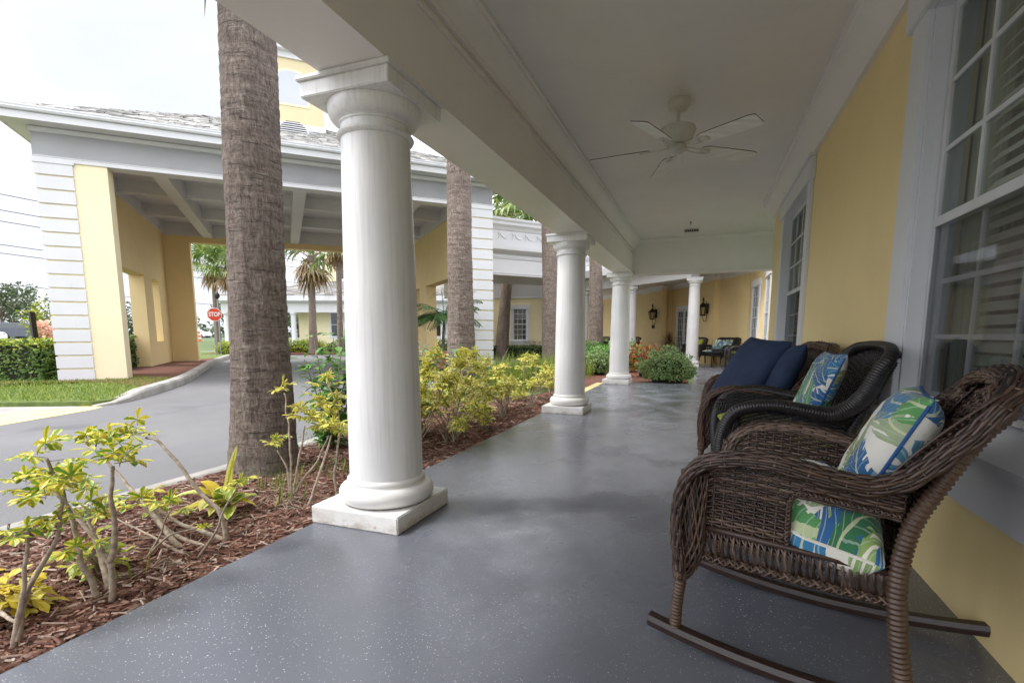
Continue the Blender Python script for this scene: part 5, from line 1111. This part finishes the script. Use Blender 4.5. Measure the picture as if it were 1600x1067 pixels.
# power lines
mb=MB()
for z0,z1,off in ((19.9,18.9,0),(18,17.3,1),(16.4,15.8,0),(13.5,13.2,1),(12.3,12.0,0),(9.1,7.4,1)):
    A=Vector((-100-off,-10,z0+3)); Bq=Vector((-60-off,110,z1-3)); pts=[A.lerp(Bq,k/20)-Vector((0,0,1.2*(1-(k/10-1)**2))) for k in range(21)]; mb.tube(pts,.055,4)
tag(mb.build('power_lines','cable'),'thin power lines crossing the sky above the street','power lines')
# far trees
def tree(loc,h,w,label,seed,pal=False):
    random.seed(seed); t=thing('street_tree',label,'tree',loc,0,'trees beyond the street'); mb=MB(); mb.tube([(0,0,-.2),(.1,0,h*.3),(0,.1,h*.55)],[h*.035,h*.025,h*.012],7)
    for k in range(6): az=ru(0,6.28); mb.tube([(0,0,h*ru(.25,.45)),(math.cos(az)*w*.3,math.sin(az)*w*.3,h*ru(.6,.8))],[h*.015,h*.005],5)
    mb.build('trunk','tree_bark',t); mc=MB(); cl=[(Vector((random.gauss(0,.26)*w,random.gauss(0,.26)*w,h*ru(.38,.9))),ru(.16,.30)*w) for _ in range(16)]
    for c,r_ in cl:
        for k in range(95):
            d=Vector((random.gauss(0,1),random.gauss(0,1),random.gauss(0,.7))).normalized(); p=c+d*r_*ru(.55,1.05); p.z=max(p.z,.3); mc.leaf(p,d+Vector((ru(-1,1),ru(-1,1),ru(-.5,.5))),d,.6*ru(.6,1.2),.36,.2)
    mc.build('crown','tree_leaf',t); return t
import itertools
TL=[(-118,36,7.2,9),(-122,47,8,10),(-119,57,10.5,9),(-112,68,7.5,8),(-124,26,7.5,10),(-108,30,5.2,7),(-104,80,9,9),(-98,92,8.5,9),(-106,104,9,10),(-88,100,7,8),(-96,60,7,6),(-130,64,9,12),(-80,118,10,10),(-66,128,10,10),(-122,86,9,11)]
for i,(x,y,h,w) in enumerate(TL):
    tree((x-6,y,.6),h,w,['rounded grey green tree','spreading olive tree','dark pointed tree','small bushy tree'][i%4]+f' beyond the street, {ORD[i] if i<12 else ["thirteenth","fourteenth","fifteenth"][i-12]} of the tree line from the left',100+i)
random.seed(99)
mb=MB()
for k in range(6500):
    t_=rnd(); p=Vector((-121,-10)).lerp(Vector((-70,190)),t_); p+=Vector((ru(-7,3),ru(-3,3))); z=.6+3.4*rnd()**1.3*(1+.5*mnoise.noise(Vector((t_*40,0,0)))); mb.leaf((p.x,p.y,z),(ru(-1,1),ru(-1,1),ru(-1,1)),(0,0,1),1.0,.7,.1)
tag(mb.build('undergrowth','tree_leaf'),'low dark green undergrowth along the far side of the street','undergrowth',kind='stuff')
# ================================================================ WICKER SEATING
random.seed(21)
def weave(mb,S,nw,nh,th=.0085,wd=.0075,amp=.006,seg=None,skip=None,m=0,rowjit=.0):
    """S(a,b)->(point,normal); rows of weft along a, warps along b"""
    seg=seg or nw*3
    for j in range(nh):
        b=(j+.5)/nh; run=[]
        for i in range(seg+1):
            a=i/seg
            if skip and skip(a,b):
                if len(run)>2: mb.tube(run,wd*.6,4,m,flat=1.6)
                run=[]; continue
            p,nm=S(a,min(1,max(0,b+rowjit*mnoise.noise(Vector((a*6,j*3.1,0)))))); run.append(p+nm*(amp*math.cos(math.pi*(a*nw+j))))
        if len(run)>2: mb.tube(run,wd*.6,4,m,flat=1.6)
    for i in range(nw+1):
        a=i/nw; run=[]
        for k in range(nh+1):
            b=k/nh
            if skip and skip(min(.999,a),b):
                if len(run)>1: mb.tube(run,th*.8,4,m)
                run=[]; continue
            p,nm=S(a,b); run.append(p)
        if len(run)>1: mb.tube(run,th*.8,4,m)
def braid(mb,path,w,h,N=5,pitch=.34,sr=.0085,up=(0,0,1),step=.014,counter=True,side=None):
    P,L=resample(path,step)
    for dr in ((1,-1) if counter else (1,)):
        for k in range(N):
            pts=[]
            for i,p in enumerate(P):
                t=(P[min(i+1,len(P)-1)]-P[max(i-1,0)]).normalized(); U=Vector(up); s=t.cross(U)
                if s.length<.15 : s=Vector((0,1,0)) if side is None else Vector(side)
                s.normalize(); u_=s.cross(t)
                th=2*math.pi*(k/N)+dr*2*math.pi*i*step/pitch
                ov=1+.10*math.cos(N*2*math.pi*i*step/pitch+(0 if dr>0 else math.pi)+k)
                ww=w(i/len(P)) if callable(w) else w
                pts.append(p+s*math.cos(th)*ww*.5*ov+u_*math.sin(th)*h*.5*ov)
            mb.tube(pts,sr,4,flat=.8)
def coil(mb,path,r,step=.012,amp=.12,n=12,rf=None):
    P,L=resample(path,step/4); rs=[(rf(i/len(P)) if rf else r)*(1+amp*(abs(math.sin(math.pi*i/4.+.4))-.6)) for i in range(len(P))]
    mb.tube(P,rs,n)
def cushion(name,parent,W,D,Tk,loc,rot,mat,piping=None,tuft=False,seed=0,n=22,sag=0.,uvs=1.,bulge=0.):
    mb=MB(); vs=[];uv_=[];fs=[]
    def P(a,b,s):
        bl=1+(bulge*min(1,max(0,(a+.15)*3)) if b<0 else 0)
        ea=(1-abs(a)**4.5); eb=(1-abs(b)**4.5); f=(max(ea,0)*max(eb,0))**.5
        k=1-.05*((1-a*a)*b*b+(1-b*b)*a*a)
        tf=0
        if tuft:
            for q in (-.33,.33):
                for r_ in (-.33,.33): tf+=math.exp(-((a-q)**2+(b-r_)**2)/.03)
        nz=mnoise.noise(Vector((a*1.7+seed,b*1.7,s)))*.12+mnoise.noise(Vector((a*4+seed,b*4,s*3)))*.07
        return Vector((a*W/2*k,b*D/2*k*bl,s*Tk/2*f*(1+nz-.42*min(1,tf))-sag*(a*a)*.0))
    for s in (1,-1):
        o=len(vs)
        for i in range(n+1):
            for j in range(n+1):
                a=math.sin((i/n-.5)*math.pi); b=math.sin((j/n-.5)*math.pi); vs.append(tuple(P(a,b,s))); uv_.append(((a*W/2+seed*.37)*uvs+(.5 if s<0 else 0),(b*D/2+seed*.71)*uvs))
        for i in range(n):
            for j in range(n):
                f=(o+i*(n+1)+j,o+(i+1)*(n+1)+j,o+(i+1)*(n+1)+j+1,o+i*(n+1)+j+1); fs.append(f if s>0 else f[::-1])
    mb.add(vs,fs,0,uv_); c=mb.build(name,mat,parent,smooth=True); c.location=loc; c.rotation_euler=rot
    if piping:
        mb=MB(); e=[P(math.cos(R(q))*1.0/max(abs(math.cos(R(q))),abs(math.sin(R(q)))),math.sin(R(q))/max(abs(math.cos(R(q))),abs(math.sin(R(q)))),0) for q in range(0,361,6)]
        mb.tube(e,.0065,6); mb.build('piping',piping,c)
    return c
def wicker_chair(name,label,cat,loc,rz,W,mat='brown_wicker',coilm='coil_wicker',rocker=True,style='braid',lod=1,group=None,back_h=1.22,window=True):
    t=thing(name,label,cat,loc,rz,group)
    # side profile of arm and wing (s,z,t inset)
    prof=[(-.015,.36,0),(-.035,.50,-.005),(-.03,.66,-.015),(.02,.80,-.03),(.12,.865,-.045),(.30,.885,-.05),(.48,.855,-.045),(.62,.84,-.03),(.72,.885,-.015),(.80,.97,0),(.865,back_h-.11,.01),(.925,back_h-.01,.03)]
    topc=[(.955,back_h+.035,.12),(.97,back_h+.05,.27*min(1,W))]
    near=[Vector((s,ti,z)) for s,z,ti in prof]+[Vector((s,ti,z)) for s,z,ti in topc]
    far=[Vector((p.x,W-p.y,p.z)) for p in near][::-1]
    mid=[Vector((.975,W/2,back_h+.06))] if W<1.1 else [Vector((.97,W*.35,back_h+.05)),Vector((.97,W*.5,back_h+.06)),Vector((.97,W*.65,back_h+.05))]
    full=catmull(near+mid+far,6)
    mb=MB()
    if style=='braid':
        FP,FL=resample(full,.01)
        def rS(a,b):
            i=min(len(FP)-1,int(a*(len(FP)-1)+.5)); p=FP[i]; t_=(FP[min(i+2,len(FP)-1)]-FP[max(i-2,0)]).normalized(); q=abs(t_.y)
            sg_=1 if a<.5 else -1
            n_=Vector((-t_.z*sg_,0,t_.x*sg_))*(1-q)+Vector((-.35,0,1))*q
            n_=(n_-t_*n_.dot(t_)).normalized(); s_=t_.cross(n_); g=R(-115+230*b)
            wd_=.058 if a<.4 or a>.6 else .05
            return p+n_*(math.cos(g)*.034-.012)+s_*math.sin(g)*wd_,(n_*math.cos(g)+s_*math.sin(g)).normalized()
        weave(mb,rS,int(FL/.055)//2*2,14 if lod else 8,.0055,.0084 if lod else .012,.0045,seg=int(FL/.012))
        core=MB(); P,_=resample(full,.03); core.tube(P,.030,8); core.build('rail_core','under_dark',t)
    else:
        P,L=resample(full,.02); mb2=MB(); coil(mb,full,.05,.017 if lod else .06,.11,14,rf=lambda q:.040+.016*max(0,1-abs(abs(q-.5)-.2)*8)-.012*max(0,1-abs(q-.5)*6))
    rail=mb.build('arm_rail',mat,t,smooth=True)
    # side panels
    def side_S(t0,sg):
        def S(a,b):
            s=.015+.70*a; zt=.862 if a<.35 else .862-.05*(a-.35)/.65
            zt=min(zt,.80+.5*a) ; z0=.555-.03*a
            return Vector((s,t0+sg*(.012+.015*math.sin(math.pi*b)),z0+(zt-z0)*b)),Vector((0,-sg,0))
        return S
    for t0,sg in ((0,1),(W,-1)):
        mb=MB(); sk=(lambda a,b:a>.5 and b<.66) if window else None
        weave(mb,side_S(t0,sg),18 if lod else 6,25 if lod else 7,.006 if lod else .02,.0078 if lod else .022,.0055,seg=54 if lod else 12,skip=sk)
        if window and lod:
            bd=[(.37,t0+sg*.02,.54),(.368,t0+sg*.02,.70),(.385,t0+sg*.02,.745),(.42,t0+sg*.02,.76),(.55,t0+sg*.02,.745),(.71,t0+sg*.02,.73)]; braid(mb,catmull(bd,5),.022,.016,3,.05,.0055,step=.008)
        mb.build('side_panel',mat,t,smooth=True)
        # skirt of crossed strands
        mb=MB(); ns=30 if lod else 9
        for k in range(ns):
            a=k/ns; 
            for q in (-.5,.5):
                x0=.02+.70*a; mb.tube([(x0,t0+sg*.012,.555-.03*a),(x0+q*.03+.012,t0+sg*(.012+.010*q),.49),(x0+q*.008+.02,t0+sg*.012,.425)],.0062 if lod else .014,4)
        mb.tube([(0,t0+sg*.012,.556),(.73,t0+sg*.012,.523)],.014,6); mb.tube([(-.01,t0+sg*.012,.425),(.73,t0+sg*.012,.42)],.015,6)
        if lod: braid(mb,[Vector((-.01,t0+sg*.012,.425)),Vector((.73,t0+sg*.012,.42))],.04,.03,4,.10,.006,step=.01)
        mb.build('skirt',mat,t,smooth=True)
    # front skirt
    mb=MB(); nf=int((30 if lod else 9)*W/.76)
    for k in range(nf):
        y=.03+(W-.06)*k/nf
        for q in (-.5,.5): mb.tube([(.0,y,.56),(-.0+.01*q,y+q*.03+.012,.49),(.0,y+q*.008+.02,.425)],.0062 if lod else .014,4)
    mb.tube([(0,0,.556),(0,W,.556)],.016,6); mb.tube([(0,0,.425),(0,W,.425)],.015,6)
    def fS(a,b): return Vector((-.002,.02+(W-.04)*a,.56+.0*b+.05*b)),Vector((-1,0,0))
    mb.build('front_skirt',mat,t,smooth=True)
    # seat deck
    mb=MB()
    def seS(a,b): return Vector((.01+.72*b,.02+(W-.04)*a,.565-.05*b)),Vector((0,0,1))
    weave(mb,seS,10,22 if lod else 8,.008,.014,.006); mb.box((.02,.02,.49),(.71,W-.02,.505)); mb.build('seat',mat,t,smooth=False)
    # back
    def bS(a,b):
        e=math.sin(math.pi*a)**.6; s=.68+.17*b+.10*b**2.2+.05*e; z=.50+(back_h+.07*math.sin(math.pi*a)-.50)*b
        if b>.9: s+=.03*(b-.9)*10
        return Vector((s,.03+(W-.06)*a,z)),Vector((-1,0,.35))
    mb=MB(); weave(mb,bS,int((14 if lod else 6)*W/.76),46 if lod else 12,.0075 if lod else .02,.0095 if lod else .03,.007,seg=int((40 if lod else 12)*W/.76)); mb.build('backrest',mat,t,smooth=True)
    # wings between arm and back
    for t0,sg in ((0,1),(W,-1)):
        def wS(a,b,t0=t0,sg=sg):
            s0=.60+.12*b; z=.80+.42*b*a; e=Vector((.64+.20*b+.08*b*b,t0+sg*.0,.83+.34*b)); i_=Vector((.74+.17*b+.06*b*b,t0+sg*.10,.80+.38*b)); return e.lerp(i_,a),Vector((-.5,sg*.8,.2))
        mb=MB(); weave(mb,wS,3,20 if lod else 6,.007,.009 if lod else .02,.004,seg=8); mb.build('wing',mat,t,smooth=True)
    # legs
    for t0,sg in ((0,1),(W,-1)):
        mb=MB(); coil(mb,catmull([(-.035,t0,.06),(-.03,t0,.2),(-.015,t0,.34)],4),.024,.016,amp=.22); lg=mb.build('leg',coilm,t,smooth=True)
        mb=MB()
        for k in range(30 if lod else 6):
            sgn=1 if k%2 else -1; pp=[]
            for q,(sx_,zz,ra,rb) in enumerate(((-.022,.31,.026,.026),(-.012,.34,.038,.031),(-.005,.37,.048,.034),(.004,.42,.056,.036),(.010,.47,.058,.036),(.013,.53,.056,.036),(.015,.60,.054,.035),(.016,.67,.052,.034),(.018,.73,.052,.032),(.02,.79,.05,.03))):
                a=2*math.pi*k/30+sgn*q*.26; w_=1+.03*(1 if (q+k//2)%2 else -1); pp.append(Vector((sx_+math.cos(a)*ra*w_,t0+math.sin(a)*rb*w_,zz)))
            mb.tube(catmull(pp,3) if lod else pp,.0062 if lod else .014,4)
        mb.tube([(-.02,t0,.33),(.01,t0,.45),(.02,t0,.8)],[.02,.032,.03],8); mb.build('post_wrap',mat,lg,smooth=True)
        mb=MB(); coil(mb,catmull([(.77,t0,.055),(.735,t0,.28),(.715,t0,.50),(.735,t0,.70),(.80,t0+sg*.01,.86),(.88,t0+sg*.03,1.02),(.955,t0+sg*.06,back_h-.04)],5),.036,.019,rf=lambda q:.0305-.006*q,amp=.34); mb.build('leg',coilm,t,smooth=True)
        if rocker:
            mb=MB(); vs=[];fs=[]; n=40
            for i in range(n+1):
                s=-.15+1.26*i/n; z=.15*(s-.46)**2; 
                for dy,dz in ((-.028,.004),(-.032,.03),(-.022,.05),(.022,.05),(.032,.03),(.028,.004)): vs.append((s,t0+dy,z+dz))
            for i in range(n):
                for k in range(6): fs.append((i*6+k,i*6+(k+1)%6,(i+1)*6+(k+1)%6,(i+1)*6+k))
            fs.append(tuple(range(6))); fs.append(tuple(n*6+k for k in range(6))[::-1]); mb.add(vs,fs); smooth_auto(mb.build('rocker','rocker_wood',t),35)
    return t
ch=wicker_chair('rocking_chair','brown wicker rocking chair in the foreground with a tropical leaf cushion','rocking chair',(-.025,2.19,0),R(-14.5),.745,back_h=1.155)
P_=lambda o,v: o.matrix_basis@Vector(v)
def on(ch,name,label,cat,W,D,Tk,loc,rot,mat,**k):
    M_=Matrix.Translation(ch.location)@Matrix.Rotation(ch.rotation_euler.z,4,'Z')
    c=cushion(name,None,W,D,Tk,(0,0,0),(0,0,0),mat,**k)
    from mathutils import Euler
    c.matrix_world=M_@Matrix.Translation(loc)@Euler(rot).to_matrix().to_4x4(); tag(c,label,cat); return c
on(ch,'seat_cushion','blue and green leaf pattern seat cushion in the foreground rocking chair','cushion',.63,.65,.34,(.365,.385,.605),(0,R(10),0),'leaf_fabric',piping='leaf_fabric',tuft=True,seed=1,n=34,uvs=1.,bulge=.24)
on(ch,'back_cushion','blue and green leaf pattern back cushion in the foreground rocking chair','cushion',.56,.58,.20,(.655,.40,.875),(0,R(-66),0),'leaf_fabric',piping='blue_piping',seed=4,n=34,uvs=1.)
c2=wicker_chair('rocking_chair','black wicker rocking chair behind the foreground one, with thick coiled arms','rocking chair',(.18,3.765,0),R(1),.95,'black_wicker','black_wicker',True,'coil',back_h=1.22,window=True)
on(c2,'seat_cushion','lime green seat cushion in the black wicker chair','cushion',.70,.84,.15,(.33,.475,.64),(0,R(4),0),'lime_fabric',piping='lime_fabric',seed=7)
on(c2,'back_cushion','pale leaf pattern back cushion in the black wicker chair','cushion',.62,.58,.16,(.62,.46,.93),(0,R(-70),0),'leaf_fabric',piping='blue_piping',seed=9,uvs=1.)
c3=wicker_chair('wicker_loveseat','brown wicker loveseat with navy cushions, beyond the black chair','loveseat',(.05,4.84,0),R(-1),1.5,'tan_wicker','coil_wicker',False,'braid',back_h=1.20,window=False)
for o in kids(c3):
    pass
mb=MB()
for s,t_ in ((-.035,0),(-.035,1.5),(.77,0),(.77,1.5)): mb.lathe((s,t_,0),[(.02,0),(.022,.06)],8)
mb.build('foot','black_metal',c3)
on(c3,'seat_cushion','navy seat cushion in the wicker loveseat','cushion',.66,1.34,.16,(.34,.71,.62),(0,R(3),0),'navy_fabric',seed=2)
on(c3,'throw_pillow','navy pillow leaning out of the loveseat, nearest its front','pillow',.80,.74,.20,(.34,.52,.97),(R(6),R(-58),R(18)),'navy_fabric',seed=3)
on(c3,'throw_pillow','navy pillow against the loveseat back, in the middle','pillow',.72,.68,.2,(.54,.85,.96),(0,R(-66),R(-6)),'navy_fabric',seed=5)
on(c3,'throw_pillow','navy pillow at the near arm of the loveseat, partly behind the black chair','pillow',.70,.62,.2,(.60,.32,.94),(R(-4),R(-66),R(8)),'navy_fabric',seed=6)
on(c3,'throw_pillow','navy pillow at the far end of the loveseat','pillow',.66,.62,.2,(.45,1.14,.95),(0,R(-60),R(-12)),'navy_fabric',seed=8)
# far seating
def far_seat(label,loc,rz,W,cat='chair',nm='wicker_chair',mats='black_wicker'):
    return wicker_chair(nm,label,cat,loc,rz,W,mats,mats,False,'coil',lod=0,back_h=1.15,window=False)
f1=far_seat('black wicker armchair with a lime cushion against the far yellow pier',(-.25,24.5,0),R(60),.75)
on(f1,'back_cushion','lime green cushion in the far black armchair','cushion',.55,.55,.16,(.60,.37,.88),(0,R(-70),0),'lime_fabric',n=10)
f2=far_seat('black wicker loveseat with leaf pattern pillows against the far yellow wall',(.75,23.3,0),R(35),1.5,'loveseat','wicker_loveseat')
for y,sd_ in ((.35,1),(.75,3),(1.15,5)): on(f2,'throw_pillow',f'pale leaf pattern pillow in the far black loveseat, {["left","middle","right"][int((y-.35)/.4+.1)]} one','pillow',.5,.42,.15,(.58,y,.90),(0,R(-70),0),'leaf_fabric',n=10,seed=sd_)
on(f2,'seat_cushion','pale leaf pattern seat cushion of the far black loveseat','cushion',.6,1.35,.14,(.34,.75,.62),(0,0,0),'leaf_fabric',n=12,seed=6)
f3=far_seat('black wicker armchair with lime cushions in front of the far loveseat',(1.0,21.6,0),R(8),.75)
on(f3,'seat_cushion','lime green cushion in the black armchair before the far loveseat','cushion',.6,.6,.14,(.36,.37,.62),(0,0,0),'lime_fabric',n=10)
f4=far_seat('dark chair on the far porch, left of the slender column and the dark red plant',(-3.6,29.4,0),R(75),.75)
f5=far_seat('dark chair on the far porch beside the palm trunk, below the window',(-6.1,32.4,0),R(60),.75)
t=thing('side_table','small black side table in front of the far loveseat','table',(.35,22.9,0),0)
mb=MB(); mb.bevbox((0,0,.72),(.62,.5,.76),.01); mb.box((.03,.03,.60),(.59,.47,.72)); mb.build('table_top','black_wicker',t)
for x in (.03,.59):
    for y in (.03,.47): mb=MB(); mb.tube([(x,y,0),(x,y,.7)],.02,6); mb.build('leg','black_wicker',t)
# ================================================================ LIGHT, CAMERA
w=bpy.data.worlds.new('World'); SC.world=w; w.use_nodes=True; nt=w.node_tree; bg=nt.nodes['Background']
SUN_EL,SUN_AZ=R(58),R(-118)   # azimuth measured clockwise from +Y
sky=nt.nodes.new('ShaderNodeTexSky'); sky.sky_type='NISHITA'; sky.sun_disc=False; sky.sun_elevation=SUN_EL; sky.sun_rotation=SUN_AZ; sky.air_density=1.0; sky.dust_density=3.0; sky.ozone_density=1.
tc=nt.nodes.new('ShaderNodeTexCoord'); mp=nt.nodes.new('ShaderNodeMapping'); mp.inputs['Scale'].default_value=(1,1,2.2); nt.links.new(tc.outputs['Generated'],mp.inputs[0])
f=noise(nt,mp.outputs[0],2.2,6,.5,.3); cl=ramp(nt,f,[(.3,(9.6,9.8,10.8)),(.55,(11.7,11.8,12.4)),(.75,(12.5,12.5,13.0))])
c=mix(nt,.86,sky.outputs[0],cl)
sz=nt.nodes.new('ShaderNodeSeparateXYZ'); nt.links.new(tc.outputs['Generated'],sz.inputs[0])
c=mix(nt,ramp(nt,sz.outputs[2],[(.0,(.8,)*3),(.08,(.5,)*3),(.2,(0,0,0))]),c,(2.6,2.9,3.4)); dt=nt.nodes.new('ShaderNodeVectorMath'); dt.operation='DOT_PRODUCT'; nt.links.new(tc.outputs['Generated'],dt.inputs[0]); dt.inputs[1].default_value=(-.83,.42,.36)
gy=ramp(nt,f,[(.35,(3.3,3.45,3.85)),(.6,(4.0,4.1,4.4)),(.75,(4.5,4.55,4.7))]); c=mix(nt,ramp(nt,dt.outputs['Value'],[(.80,(0,0,0)),(.93,(1,1,1))]),c,gy)
nt.links.new(c,bg.inputs['Color']); bg.inputs['Strength'].default_value=.12
sl=bpy.data.lights.new('sun','SUN'); sl.energy=1.3; sl.angle=R(14); sl.color=(1,.96,.9); so=bpy.data.objects.new('sun',sl); COL.objects.link(so)
D=Vector((math.sin(SUN_AZ)*math.cos(SUN_EL),math.cos(SUN_AZ)*math.cos(SUN_EL),math.sin(SUN_EL))); so.rotation_euler=D.to_track_quat('Z','Y').to_euler(); so.location=(0,0,30)
cam=bpy.data.cameras.new('camera'); co=bpy.data.objects.new('camera',cam); COL.objects.link(co); SC.camera=co
cam.sensor_width=36; cam.lens=17.775; cam.shift_y=.0584; cam.clip_start=.05; cam.clip_end=3000
co.location=(0,0,1.35); co.rotation_euler=(R(90-7.4996),0,R(20.568))
# bring the whole place to real size (measured plan was 1/0.82 of it)
K=.82
for o in list(bpy.data.objects):
    if o.parent is None:
        o.location*=K
        if o.type not in ('CAMERA','LIGHT'): o.scale=tuple(s*K for s in o.scale)
vs_=SC.view_settings; vs_.view_transform='Standard'; vs_.look='None'; vs_.exposure=EXPO; vs_.gamma=1
SC.render.engine='CYCLES'; SC.cycles.use_denoising=True; SC.cycles.max_bounces=8; SC.cycles.diffuse_bounces=5; SC.cycles.transparent_max_bounces=12
